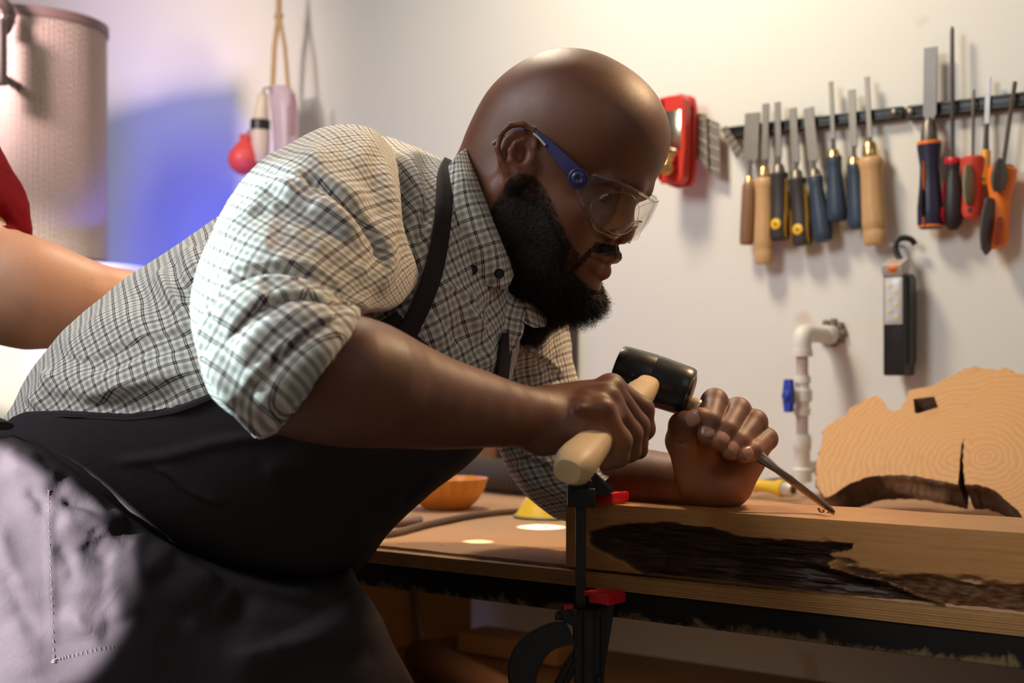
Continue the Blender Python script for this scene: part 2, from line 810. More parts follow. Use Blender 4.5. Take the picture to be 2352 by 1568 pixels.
def ply_mat():
    t = NT('plywood')
    tc = t.add('ShaderNodeTexCoord')
    sp = t.add('ShaderNodeSeparateXYZ')
    t.link(tc.outputs['Object'], sp.inputs[0])
    nz = t.noise(t.coords(scale=(3, 3, 60)), 6, 3)
    z = t.math('ADD', sp.outputs[2], t.math('MULTIPLY', nz, .0012))
    w = t.math('FRACT', t.math('MULTIPLY', z, 215.))
    b = t.ramp(w, [(0, (.34, .14, .035)), (.35, (.58, .29, .08)), (.55, (.20, .075, .02)), (.8, (.64, .33, .095)), (1, (.34, .14, .035))])
    n = t.noise(t.coords(scale=(1, 1, 1)), 40, 4)
    t.set(base=t.mix(t.math('MULTIPLY', n, .6), b, (.20, .10, .04)), rough=.55)
    return t.m


PLY = ply_mat()
m = MB()
m.box((bpt(.20, BDEP / 2, -.0075)), R_, M_, UP, 3.0, BDEP, .015)
m.build('plywood_top', PLY, bench, smooth=False, bevel=.0008)


def mat_board():
    t = NT('dusty_fibreboard')
    v = t.coords()
    n = t.noise(v, 9, 4)
    n2 = t.noise(v, 420, 3, .7)
    c = t.mix(n, (.50, .275, .14), (.36, .19, .095))
    c = t.mix(t.math('MULTIPLY', n2, .8), c, (.58, .36, .21))
    spots = t.ramp(t.noise(v, 55, 1, .3), [(0, 0.), (.76, 0.), (.80, .8)])
    c = t.mix(spots, c, (.09, .045, .025))
    t.set(base=c, rough=.85, spec=.2)
    t.bump(n2, .7, .0015)
    return t.m


m = MB()
# fuzzy front rim: many short segments with jitter
rng = random.Random(3)
segs = 420
front = [bpt(-1.29 + 2.95 * i / segs, .016 + rng.uniform(-.0011, .0011), 0) for i in range(segs + 1)]
top, bot, back = [], [], []
for i, p in enumerate(front):
    bot.append(p + UP * .0004)
    top.append(p + M_ * .0008 + UP * (.0032 + rng.uniform(-.0004, .0004)))
    q = bpt(-1.29 + 2.95 * i / segs, BDEP - .01, .0030)
    back.append(q)
vs = bot + top + back
n = segs + 1
fs = []
for i in range(segs):
    fs.append((i, i + 1, n + i + 1, n + i))
    fs.append((n + i, n + i + 1, 2 * n + i + 1, 2 * n + i))
m.add(vs, fs)
m.build('fibreboard_mat', mat_board(), bench, sharp=40)


def beam_mat():
    t = NT('worn_black_paint')
    v = t.coords()
    n = t.noise(v, 30, 5, .65, .8)
    big = t.noise(v, 5, 2)
    tc = t.add('ShaderNodeTexCoord')
    sp = t.add('ShaderNodeSeparateXYZ')
    t.link(tc.outputs['Object'], sp.inputs[0])
    low = t.math('MULTIPLY_ADD', sp.outputs[2], -22., -.02)
    f = t.math('ADD', t.math('ADD', n, low), t.math('MULTIPLY', big, .25))
    f = t.ramp(f, [(0, 0.), (.80, 0.), (.93, .70)])
    t.set(base=t.mix(f, (.008, .007, .005), (.26, .17, .07)), rough=.6, spec=.25)
    t.bump(n, .3, .0008)
    return t.m


BEAM = beam_mat()
m = MB()
m.box(bpt(.20, .022, -.015 - .0135), R_, M_, UP, 3.0, .04, .0265)
m.build('steel_beam', BEAM, bench, smooth=False, bevel=.0015)
for s in (-1.25, 1.65):
    for mm in (.06, BDEP - .06):
        m = MB()
        zt = BZ - .042 if mm < .1 else BZ - .015
        c = bpt(s, mm, 0)
        m.box((c[0], c[1], zt / 2), R_, M_, UP, .05, .05, zt)
        m.build('leg', BEAM, bench, smooth=False, bevel=.002)
m = MB()
c = bpt(-.98, BDEP / 2, 0)
m.box((c[0], c[1], .47), M_, R_, UP, BDEP - .08, .018, .80)  # unseen panel added to keep stray coloured light from under the bench
m.build('light_block_panel', PLY, bench, smooth=False)
m = MB()
c = bpt(.20, BDEP / 2 + .12, 0)
m.box((c[0], c[1], .59), R_, M_, UP, 2.86, BDEP - .3, .02)
m.build('lower_shelf', wood_mat('shelf_wood', (.34, .20, .10), (.26, .14, .065), (.16, .085, .04), R_, 8).m, bench, smooth=False)
for s in (-1.1, 1.5):
    m = MB()
    m.box((bpt(s, BDEP / 2, 0) * [1, 1, 0] + [0, 0, .58]), M_, R_, UP, BDEP - .14, .04, .02)
    # small bearer under shelf
    m.build('shelf_bearer', BEAM, bench, smooth=False)

# ================================================================== timber being carved
TF = BD + .006                    # plane of the front face (m . p)
TH = .0655
TW = .124
tl = P(1300, 1235, 1)             # left end from image column 1300
d0 = TF / (M_ @ np.array([(1300 - 1176) / FPX, 1, 0]))
TL = np.array([(1300 - 1176) / FPX * d0, d0, 0])
TLEN = 1.05


def tpt(s, m, z):
    p = TL + R_ * s + M_ * m
    return np.array([p[0], p[1], BZ + .0034 + z])


def face_st(px, py):
    """image point on the front face -> (s, z)"""
    ray = np.array([(px - 1176.0) / FPX, 1.0, -(py - HOR) / FPX])
    t = TF / (M_ @ ray)
    p = ray * t
    return (p - TL) @ R_, p[2] + ZC - BZ - .0034


def c3(x, y):
    return 1250 + x / 2.134, 1080 + y / 2.134


bark_top = [face_st(*c3(*q)) for q in [(205, 300), (330, 268), (480, 250), (650, 255), (800, 275), (1000, 322), (1200, 342), (1400, 340), (1540, 356)]]
bark_low = [face_st(*c3(*q)) for q in [(205, 365), (300, 410), (400, 465), (500, 530), (560, 575)]]
notch_low = [face_st(*c3(*q)) for q in [(1540, 356), (1480, 398), (1400, 410), (1405, 480), (1520, 520), (1700, 560), (1850, 625), (2000, 700)]]
brown_top = [face_st(*c3(*q)) for q in [(1400, 425), (1480, 430), (1600, 475), (1720, 510), (1850, 490), (2000, 520), (2200, 530), (2352, 545), (2800, 560)]]


def interp(pl, s):
    a = np.array(pl)
    return np.interp(s, a[:, 0], a[:, 1])


NS, NZ = 520, 60
S, Z = np.meshgrid(np.linspace(0, TLEN, NS), np.linspace(0, TH, NZ), indexing='ij')
wob = fbm(np.stack([S * 60, Z * 200, S * 0], -1), 3) * .0016
s_l = bark_top[0][0]
s_tip = bark_top[-1][0]
zt = interp(bark_top, S) + wob
zl_s = interp(bark_low, S)
a = np.array(notch_low[:3][::-1])
# right boundary of the hollow: s beyond which wood is sound, as function of z
nl = np.array([q for q in notch_low])
order = np.argsort(-nl[:, 1])
s_edge = np.interp(-Z, -nl[order][:, 1], nl[order][:, 0])
zl = np.where(S < bark_low[-1][0], zl_s, -.01)
inside = np.minimum(np.minimum(zt - Z, Z - zl + wob), (s_edge + wob * 3 - S) * .8)
inside = np.minimum(inside, (S - s_l) * .5)
bark = np.clip(inside / .0015, 0, 1)
brown = np.clip((interp(brown_top, S) + wob * 2.5 - Z) / .004, 0, 1) * np.clip((S - brown_top[0][0]) / .02, 0, 1) * (1 - bark)
lump = fbm(np.stack([S * 110, Z * 130, S * 0 + 3], -1), 3)
grain = fbm(np.stack([S * 25, Z * 900, S * 0], -1), 2)
dep = bark * (.004 + np.clip(inside, 0, .03) * .55 + .0012 * grain) + brown * (.003 + .0022 * lump) + brown * np.clip(interp(brown_top, S) - Z, 0, .04) * .35
dep += fbm(np.stack([S * 30, Z * 60, S * 0 + 9], -1), 2) * .0002
Fv = np.array([tpt(0, 0, 0)]) + S[..., None] * R_ + Z[..., None] * UP + dep[..., None] * M_
nf = NS * NZ
m_front = Fv.reshape(-1, 3)
# top surface grid with chisel cuts and a raised layer near the right
NM = 36
S2, M2 = np.meshgrid(np.linspace(0, TLEN, NS), np.linspace(0, 1, NM), indexing='ij')
topd = dep[:, -1][:, None] * (1 - M2) + M2 * TW
S2w = S2
Tz = TH + fbm(np.stack([S2 * 25, M2 * 6, S2 * 0], -1), 2) * .0004
st_tip, _z = (B(1915, 1180, TH + .0034) - TL) @ R_, 0
cut = np.exp(-((S2 - st_tip) / .012) ** 2 - ((M2 * TW - .055) / .012) ** 2)
Tz = Tz - cut * .0035 + np.exp(-((S2 - st_tip - .012) / .004) ** 2 - ((M2 * TW - .05) / .01) ** 2) * .002
for k in range(7):
    sk = st_tip - .02 - k * .021
    Tz = Tz - .0011 * np.exp(-((S2 - sk) / .0016) ** 2 - ((M2 * TW - .075) / .012) ** 2)
for k in range(4):
    sk = st_tip + .03 + k * .04
    Tz = Tz - .0011 * np.exp(-((S2 - sk) / .004) ** 2 - ((M2 * TW - .07) / .005) ** 2)
Tv = np.array([tpt(0, 0, 0)]) + S2[..., None] * R_ + topd[..., None] * M_ + Tz[..., None] * UP
Tv[:, 0] = Fv[:, -1]
m_top = Tv.reshape(-1, 3)
faces = []
gf = grid_faces(NS, NZ)[:, ::-1]
gt = grid_faces(NS, NM)[:, ::-1] + nf
allv = [m_front, m_top]
base = nf + NS * NM
# back, bottom, ends
bk = [tpt(0, TW, 0), tpt(TLEN, TW, 0), tpt(0, TW, TH), tpt(TLEN, TW, TH), tpt(0, 0, 0), tpt(TLEN, 0.03, 0), tpt(0, 0, TH), tpt(TLEN, 0, TH)]
allv.append(np.array(bk))
ex = [[base + 1, base + 0, base + 2, base + 3], [base + 0, base + 1, base + 5, base + 4], [base + 0, base + 4, base + 6, base + 2], [base + 1, base + 3, base + 7, base + 5]]
F = np.concatenate([gf, gt, np.array(ex)])
V = np.concatenate(allv)
att = np.concatenate([bark.ravel(), np.repeat(0, NS * NM), np.zeros(8)])
att2 = np.concatenate([brown.ravel(), np.zeros(NS * NM), np.zeros(8)])

tm = wood_mat('timber_wood', (.58, .285, .095), (.46, .205, .062), (.25, .095, .026), R_, 18, rough=.48)
at1 = tm.add('ShaderNodeAttribute', attribute_name='bark')
at2 = tm.add('ShaderNodeAttribute', attribute_name='brown')
basec = tm.b.inputs['Base Color'].links[0].from_socket
vn = tm.noise(tm.coords(scale=(1, 1, 6)), 60, 4, .6)
bc = tm.mix(vn, (.018, .007, .003), (.075, .032, .014))
bc2 = tm.mix(tm.ramp(vn, [(.35, 0.), (.65, 1.)]), (.055, .024, .010), (.27, .13, .055))
c = tm.mix(at2.outputs['Fac'], basec, bc2)
c = tm.mix(at1.outputs['Fac'], c, bc)
tm.set(base=c)
timber = mesh_obj('timber_beam', V, F, tm.m, None, attr={'bark': att, 'brown': att2}, sharp=50)
tag(timber, 'thick pale timber with a dark bark hollow in its front face, lying clamped on the workbench edge', 'timber')

# curled shaving at the chisel tip
sh = B(1905, 1182, TH + .0034)
m = MB()
for k in range(3):
    pts = []
    for i in range(14):
        a = i / 13 * 4.2 + k
        r = .0024 + .0007 * k - .00010 * i
        pts.append(sh + R_ * (r * math.cos(a) - .004 * k) + UP * (.0026 + r * math.sin(a)) + M_ * (.0016 * i - .014 + .006 * k))
    pts = [p if p[2] > BZ + .0034 + TH + .0012 else p * [1, 1, 0] + [0, 0, BZ + .0034 + TH + .0012] for p in pts]
    m.tube(pts, .0011, 6, flat=.3)
o = m.build('wood_shaving', simple('shaving', (.50, .24, .13), .6))
tag(o, 'small curled brown wood shavings at the chisel tip on the pale timber', 'shaving')

# ================================================================== log slab leaning on the wall
sl_s = .30
Sdir = M_ * .70 + UP * .714
Nrm = -M_ * .714 + UP * .70
S0 = M_ * 1.80 + UP * (BZ + .037)


def Sl(x, y, back=0.0):
    px, py = 1650 + x / 2.178, 520 + y / 2.178
    ray = np.array([(px - 1176.0) / FPX, 1.0, -(py - HOR) / FPX])
    o_ = np.array([0, 0, ZC])
    t = ((S0 - o_) @ Nrm) / (ray @ Nrm)
    return o_ + ray * t - Nrm * back


outer = [(490, 1290), (488, 1180), (515, 1100), (522, 1040), (532, 1012), (560, 985), (600, 962), (645, 935), (655, 908), (700, 888), (735, 862), (790, 843), (812, 858), (825, 872), (845, 908), (880, 925), (915, 908), (935, 870), (950, 825), (965, 815), (1000, 808), (1060, 800), (1120, 768), (1190, 735), (1230, 710), (1290, 700), (1350, 712), (1395, 718), (1440, 706), (1470, 728), (1529, 740), (1640, 790), (1740, 930), (1800, 1130), (1800, 1340), (1740, 1500), (1640, 1560), (1580, 1520), (1529, 1470), (1500, 1420), (1440, 1370), (1380, 1318), (1300, 1290), (1232, 1290), (1224, 1180), (1228, 1052), (1214, 1110), (1206, 1200), (1200, 1290), (1100, 1270), (1000, 1250), (900, 1242), (800, 1245), (720, 1260), (650, 1290), (600, 1322), (560, 1348), (530, 1352)]
hole = [(975, 862), (1080, 850), (1100, 905), (1065, 915), (1000, 935), (982, 932)]


def slab_mesh():
    # subdivide outline with jitter for a bark-rough rim
    rr = random.Random(2)
    pts = []
    n = len(outer)
    for i in range(n):
        a, b = outer[i], outer[(i + 1) % n]
        L = math.hypot(b[0] - a[0], b[1] - a[1])
        k = max(1, int(L / 14))
        for j in range(k):
            t = j / k
            jx = 0 if j == 0 else rr.uniform(-3, 3)
            pts.append((a[0] + (b[0] - a[0]) * t + jx, a[1] + (b[1] - a[1]) * t + (0 if j == 0 else rr.uniform(-3, 3))))
    bm = bmesh.new()
    layers = [(0, 0), (.004, .003), (.017, -.002), (.035, .004), (.05, 0)]
    rings = []
    cen = Sl(1200, 1100)
    for dpt, grow in layers:
        ring = []
        for q in pts:
            p = Sl(*q, back=dpt)
            dirv = p - (cen - Nrm * dpt)
            dirv /= np.linalg.norm(dirv)
            p = p + dirv * grow * (0 if dpt == 0 else rr.uniform(.3, 1.2))
            ring.append(bm.verts.new(p))
        rings.append(ring)
    hr = [[bm.verts.new(Sl(*q, back=dpt)) for q in hole] for dpt in (0, .05)]
    N = len(pts)
    side = []
    for a, b in zip(rings[:-1], rings[1:]):
        for i in range(N):
            side.append(bm.faces.new((a[i], a[(i + 1) % N], b[(i + 1) % N], b[i])))
    H = len(hole)
    for i in range(H):
        side.append(bm.faces.new((hr[0][(i + 1) % H], hr[0][i], hr[1][i], hr[1][(i + 1) % H])))
    for f in side:
        f.material_index = 1
    for ring, h in ((rings[0], hr[0]), (rings[-1], hr[1])):
        es = []
        for rg in (ring, h):
            for i in range(len(rg)):
                e = bm.edges.get((rg[i], rg[(i + 1) % len(rg)])) or bm.edges.new((rg[i], rg[(i + 1) % len(rg)]))
                es.append(e)
        bmesh.ops.triangle_fill(bm, edges=es, use_beauty=True, use_dissolve=False)
    bmesh.ops.recalc_face_normals(bm, faces=bm.faces)
    me = bpy.data.meshes.new('log_slab')
    for v in bm.verts:
        v.co -= Vector(cen)
    bm.to_mesh(me)
    bm.free()
    return me, cen


def slab_mats():
    t = NT('slab_wood')
    tc = t.add('ShaderNodeTexCoord')
    outs = []
    for c0, sc in ((Sl(1185, 1165), 1), (Sl(1330, 1150), 1)):
        mp = t.add('ShaderNodeMapping')
        t.link(tc.outputs['Object'], mp.inputs[0])
        cen = Sl(1200, 1100)
        mp.inputs[1].default_value = tuple(-(c0 - cen))
        ln = t.add('ShaderNodeVectorMath', operation='LENGTH')
        t.link(mp.outputs[0], ln.inputs[0])
        outs.append(ln.outputs['Value'])
    v = tc.outputs['Object']
    d = t.math('MINIMUM', outs[0], outs[1])
    d = t.math('ADD', d, t.math('MULTIPLY', t.noise(v, 11, 5, .6), .050))
    w = t.math('FRACT', t.math('MULTIPLY', d, 120.))
    w = t.math('ABSOLUTE', t.math('SUBTRACT', w, .5))
    n = t.noise(v, 7, 4)
    c = t.mix(t.math('MULTIPLY', t.math('MULTIPLY', w, t.noise(v, 6, 2)), 1.9), (.68, .34, .125), (.42, .18, .055))
    c = t.mix(t.math('MULTIPLY', n, .5), c, (.66, .39, .18))
    c = t.mix(t.ramp(t.noise(v, 13, 4), [(0, 0.), (.62, 0.), (.8, .7)]), c, (.45, .20, .07))
    t.set(base=c, rough=.6, spec=.3)
    t.bump(t.noise(v, 90, 4), .35, .001)
    t2 = NT('slab_bark')
    v2 = t2.coords()
    n2 = t2.noise(v2, 40, 5, .65)
    c2 = t2.mix(n2, (.020, .008, .004), (.13, .060, .028))
    c2 = t2.mix(t2.ramp(t2.noise(v2, 14, 3), [(.5, 0.), (.7, .7)]), c2, (.42, .30, .22))
    t2.set(base=c2, rough=.85)
    t2.bump(n2, 1.0, .004)
    return [t.m, t2.m]


me, cen = slab_mesh()
for mm in slab_mats():
    me.materials.append(mm)
slab = bpy.data.objects.new('log_slab', me)
slab.location = tuple(cen)
COL.objects.link(slab)
tag(slab, 'arched slice of tree trunk with bark edge, square hole and long crack, leaning against the wall', 'log slab')

# ================================================================== clamp at the end of the timber
cl = empty('bar_clamp', tpt(.02, -.03, 0), 'black one-handed bar clamp with red pads gripping the timber to the bench edge', 'clamp')
CD = 1.40                          # depth of the bar


def C(px, py, d=CD):
    return P(px, py, d)


ex, ey = np.array([1., 0, 0]), np.array([0., 1, 0])
sxp = CD / FPX
# vertical steel bar
CB = C(1334, 1250)
m = MB()
m.box((C(1334, 1155) + C(1334, 1545)) / 2, ex, ey, UP, 24 * sxp, .006, (1545 - 1155) * sxp, bev=.001)
for k in range(40):
    pass
m.build('bar', simple('blackened_steel', (.035, .028, .022), .32, .4), cl, smooth=False)
# top fixed jaw head: block with triangular web reaching back to the pad
m = MB()
m.box(C(1335, 1141), ex, ey, UP, 64 * sxp, .020, 44 * sxp, bev=.002)
th = np.array([0, .012, 0])
tri = [C(1303, 1122, CD - .006), C(1362, 1122, CD - .006), C(1362, 1070, CD - .006), C(1340, 1058, CD - .006), C(1318, 1080, CD - .006)]
m.prism(tri, th)
m.prism([C(1360, 1075, CD), C(1405, 1127, CD), C(1400, 1137, CD), C(1360, 1140, CD)], np.array([0, .010, 0]))
m.prism([C(1352, 1068, CD + .012), C(1412, 1126, CD + .012), C(1402, 1134, CD + .012), C(1352, 1120, CD + .012)], np.array([0, .004, 0]))
m.lathe(C(1352, 1108, CD - .0075), C(1352, 1108, CD - .0105), [(0, .0035), (.6, .0035), (1, .0026)], 12)
m.build('fixed_jaw', BLACKP, cl, sharp=30, bevel=.0008)


def pad(name, x0, y0, flip, d=CD + .022):
    """U-shaped red pad seen from the front left"""
    m = MB()
    c = P(x0, y0, d)
    s = d / FPX
    dz = .0022 if flip else -.0022
    ax = R_
    az = M_
    m.box(c + UP * dz, ax, az, UP, 66 * s, .030, .0045, bev=.0012)
    m.box(c + ax * 30 * s - UP * dz * 1.2, ax, az, UP, 12 * s, .030, .009, bev=.0015)
    m.box(c - az * .013 - UP * dz * 1.0 + ax * 8 * s, ax, az, UP, 52 * s, .005, .008, bev=.0012)
    m.box(c + az * .013 - UP * dz * 1.0, ax, az, UP, 60 * s, .005, .008, bev=.0012)
    m.build(name, REDP, cl, sharp=30)


topz = BZ + .0034 + TH
pc = P(1392, 1147, 1.425)
pad('upper_pad', 1396, HOR + (ZC - topz - .0048) / 1.425 * FPX, False, 1.425)
pad('lower_pad', 1388, 1366, True, 1.366)
# sliding body with curved handle
m = MB()


def D(px, py, d=CD - .014):
    return P(px, py, d)


def poly2(pts, d, th):
    m.prism([P(x, y, d) for x, y in pts], np.array([0, th, 0]))


poly2([(1290, 1412), (1300, 1400), (1345, 1400), (1390, 1396), (1400, 1385), (1412, 1385), (1405, 1440), (1388, 1540), (1376, 1620), (1322, 1620), (1318, 1440), (1292, 1424)], CD - .014, .028)
poly2([(1276, 1415), (1283, 1411), (1330, 1414), (1326, 1427), (1275, 1424)], CD - .012, .022)
m.box(P(1352, 1500, CD - .017), ex, ey, UP, .010, .006, .085, bev=.001)
m.box(P(1384, 1490, CD - .017), np.array([1, 0, .13]) / 1.008, ey, UP, .003, .005, .10, bev=.0008)
for q in [(1378, 1405), (1352, 1525), (1378, 1560), (1320, 1405)]:
    m.lathe(P(*q, CD - .014), P(*q, CD - .0175), [(0, .004), (.7, .004), (1, .003)], 10)
m.build('sliding_body', BLACKP, cl, sharp=30, bevel=.0012)
# curved pistol handle: swept band
m = MB()
arc_o = [(1300, 1426), (1262, 1430), (1225, 1446), (1192, 1470), (1172, 1505), (1166, 1545), (1172, 1590), (1190, 1630)]
arc_i = [(1322, 1478), (1294, 1484), (1272, 1492), (1253, 1510), (1240, 1535), (1232, 1560), (1232, 1600), (1236, 1632)]
ao = catmull(arc_o, 40)
ai = catmull(arc_i, 40)
d1, d2 = CD - .020, CD + .012
rows = []
for (xo, yo), (xi, yi) in zip(ao, ai):
    mx, my = (xo + xi) / 2, (yo + yi) / 2
    rows.append([P(xo, yo, (d1 + d2) / 2), P(xo * .93 + mx * .07, yo * .93 + my * .07, d1), P(xi, yi, d1), P(xi, yi, d2), P(xo * .9 + mx * .1, yo * .9 + my * .1, d2)])
G = np.array(rows)
V = G.reshape(-1, 3)
F = grid_faces(40, 5, True)
m.add(V, F.tolist())
m.add([tuple(x) for x in G[-1]], [(0, 1, 2, 3, 4)])
m.build('handle', BLACKP, cl, sharp=40, bevel=.0008)
m = MB()
lever = [(1322, 1492), (1338, 1500), (1330, 1530), (1290, 1600), (1262, 1660), (1238, 1655), (1262, 1600), (1296, 1530)]
m.prism([P(x, y, CD - .010) for x, y in lever], np.array([0, .018, 0]))
m.prism([P(x, y, CD - .014) for x, y in [(1326, 1500), (1334, 1506), (1290, 1594), (1268, 1640), (1262, 1634), (1284, 1590)]], np.array([0, .006, 0]))
m.build('trigger', BLACKP, cl, sharp=30, bevel=.001)
m = MB()
m.box(P(1306, 1398, CD - .004), ex, ey, UP, 22 * sxp, .014, 22 * sxp, bev=.0015)
m.box(P(1320, 1403, CD - .004), ex, ey, UP, 14 * sxp, .010, 12 * sxp, bev=.001)
m.build('release_button', REDP, cl, sharp=30)
# ================================================================== magnet rail
def q3(x, y):
    return 1500 + x / 2.703, 40 + y / 2.703


def rail(name, xl, yt, yb, xr, yt2, yb2, label, screws):
    e = empty(name, W(*q3((xl + xr) / 2, (yt + yb2) / 2), .008), label, 'tool rail', 'magnetic rails holding the chisels')
    a = W(*q3(xl, (yt + yb) / 2), .016)
    b = W(*q3(xr, (yt2 + yb2) / 2), .016)
    h = abs(W(*q3(xl, yt), .016)[2] - W(*q3(xl, yb), .016)[2])
    z = (a[2] + b[2]) / 2
    a[2] = b[2] = z
    m = MB()
    L = np.linalg.norm(b - a)
    cc = (a + b) / 2 + M_ * .008
    m.box(cc, R_, M_, UP, L, .0155, h, bev=.003)
    m.build('rail_body', BLACKP, e, sharp=30)
    m = MB()
    for s in (-1, 1):
        m.box(cc - M_ * .009 + UP * s * h * .33, R_, M_, UP, L * .98, .003, h * .14, bev=.0005)
    m.build('magnet_strip', simple('black_magnet', (.02, .018, .016), .5), e, smooth=False)
    for sx in screws:
        c = W(*q3(*sx), .018)
        c[2] = z
        m = MB()
        m.lathe(c, c - M_ * .004, [(0, .006), (.5, .006), (1, .003)], 14)
        m.build('screw', STEEL, e)
    return z


rail('magnetic_rail', 440, 672, 745, 1548, 552, 640, 'black magnetic rail left of the screw gap, carrying eight chisels on the wall', [(1497, 597)])
rail('magnetic_rail', 1575, 535, 628, 2560, 432, 545, 'black magnetic rail right of the screw gap, behind the orange-striped chisel and rasps', [(1597, 580)])

WOODH = wood_mat('handle_wood', (.66, .42, .20), (.58, .34, .15), (.42, .22, .09), (0, 0, 1), 30, rough=.4).m
WOODD = wood_mat('dark_handle_wood', (.32, .17, .09), (.24, .12, .06), (.14, .06, .03), (0, 0, 1), 30, rough=.4).m
GRP = 'hand tools hanging on the magnetic rails'


def tool(label, cat, name, top, joint, bottom, bw, hw, hmat, prof='barrel', bmat=None, blade='flat', ferr=None, off=.024, neck=None, extras=(), taper=1.0):
    """all points in the q3 crop frame"""
    bmat = bmat or STEEL
    T = W(*q3(*top), off)
    J = W(*q3(*joint), off + .004)
    Bm = W(*q3(*bottom), off + .004)
    sc = T[1] / FPX / 2.703
    bw = bw * sc / .9
    hw = hw * sc / .9
    e = empty(name, J, label, cat, GRP)
    ax = (T - J) / np.linalg.norm(T - J)
    xr = np.cross(M_, ax)
    m = MB()
    nk = neck if neck is not None else .18
    JN = J + (T - J) * nk
    if blade == 'flat':
        c = (T + JN) / 2
        L = np.linalg.norm(T - JN)
        wt = bw * taper
        th = .0035
        # chisel blade: rectangular with bevelled cutting end and tapering shoulder
        pl = [JN - xr * bw * .22, JN + ax * L * .10 - xr * bw / 2, T - ax * .004 - xr * wt / 2, T - xr * wt / 2, T + xr * wt / 2, T - ax * .004 + xr * wt / 2, JN + ax * L * .10 + xr * bw / 2, JN + xr * bw * .22]
        m.prism([p + M_ * th for p in pl], -M_ * th)
        m.lathe(J, JN + ax * .006, [(0, .0048), (.3, .0042), (1, .0036)], 10)
    elif blade == 'rod':
        m.lathe(J, T, [(0, bw / 2), (.06, bw * .42), (.5, bw * .5), (.97, bw * .46), (1, bw * .3)], 10)
    elif blade == 'rasp':
        n = 60
        m.lathe(J, T, [(i / n, bw / 2 * (1 + .16 * ((i % 2) * 2 - 1))) for i in range(n + 1)], 8)
    m.build('blade', bmat, e, sharp=30)
    if ferr:
        m = MB()
        m.lathe(J - ax * .004, J + ax * ferr[0], [(0, hw * .30), (.12, hw * .33), (.8, hw * .26), (1, hw * .18)], 16)
        m.build('ferrule', ferr[1], e)
    profs = {
        'barrel': [(0, .34), (.03, .40), (.10, .37), (.25, .36), (.55, .44), (.85, .5), (.95, .48), (.985, .42), (1, .30)],
        'straight': [(0, .36), (.03, .44), (.12, .45), (.6, .47), (.93, .46), (.98, .43), (1, .34)],
        'waist': [(0, .40), (.02, .46), (.10, .44), (.28, .36), (.5, .40), (.75, .49), (.93, .5), (.98, .46), (1, .36)],
        'turned': [(0, .30), (.03, .42), (.08, .5), (.13, .46), (.2, .43), (.5, .46), (.72, .50), (.80, .49), (.83, .44), (.86, .47), (.95, .48), (.99, .43), (1, .36)],
        'driver': [(0, .30), (.05, .36), (.12, .30), (.2, .30), (.35, .42), (.6, .5), (.8, .49), (.93, .40), (1, .2)],
        'taper': [(0, .5), (.04, .62), (.2, .6), (.35, .46), (.6, .5), (.85, .56), (.95, .46), (1, .2)],
        'slim': [(0, .4), (.05, .5), (.5, .5), (.9, .5), (1, .3)],
    }
    m = MB()
    m.lathe(J, Bm, [(t, r * hw) for t, r in profs[prof]], 24, flat=.8, hint=M_)
    m.build('handle', hmat, e)
    for ex_ in extras:
        kind = ex_[0]
        m = MB()
        if kind == 'ring':
            _, t0, t1, rr, mt, nm = ex_
            a = J + (Bm - J) * t0
            b = J + (Bm - J) * t1
            m.lathe(a, b, [(0, rr * hw * .92), (.2, rr * hw), (.8, rr * hw), (1, rr * hw * .92)], 20, flat=.85, hint=M_)
            m.build(nm, mt, e)
        elif kind == 'strip':
            _, t0, t1, sx, wd, mt, nm = ex_
            n = 10
            pts, rs = [], []
            pr = profs[prof]
            for i in range(n + 1):
                t = t0 + (t1 - t0) * i / n
                r = np.interp(t, [q[0] for q in pr], [q[1] for q in pr]) * hw
                pts.append(J + (Bm - J) * t + xr * sx * hw - M_ * math.sqrt(max(r * r * .64 * (1 - min(.95, (sx * hw / r) ** 2)), 0)) * .97)
                rs.append(max(.0008, wd * hw * .85 * math.sin(math.pi * (.12 + .76 * i / n)) ** .5))
            m.tube(pts, rs, 10, flat=.35, hint=xr)
            m.build(nm, mt, e)
        elif kind == 'dot':
            t, r, mt, nm = ex_[1:5]
            a = J + (Bm - J) * t
            pr = profs[prof]
            rr = np.interp(t, [q[0] for q in pr], [q[1] for q in pr]) * hw * .8
            m.lathe(a - M_ * (rr - .002), a - M_ * (rr + .0018), [(0, r * hw), (.8, r * hw), (1, r * hw * .8)], 18)
            m.build(nm, mt, e)
            if len(ex_) > 5:
                m = MB()
                m.lathe(a - M_ * (rr + .001), a - M_ * (rr + .0022), [(0, r * hw * .3), (1, r * hw * .25)], 12)
                m.build('hang_hole', BLACKP, e)
    return e


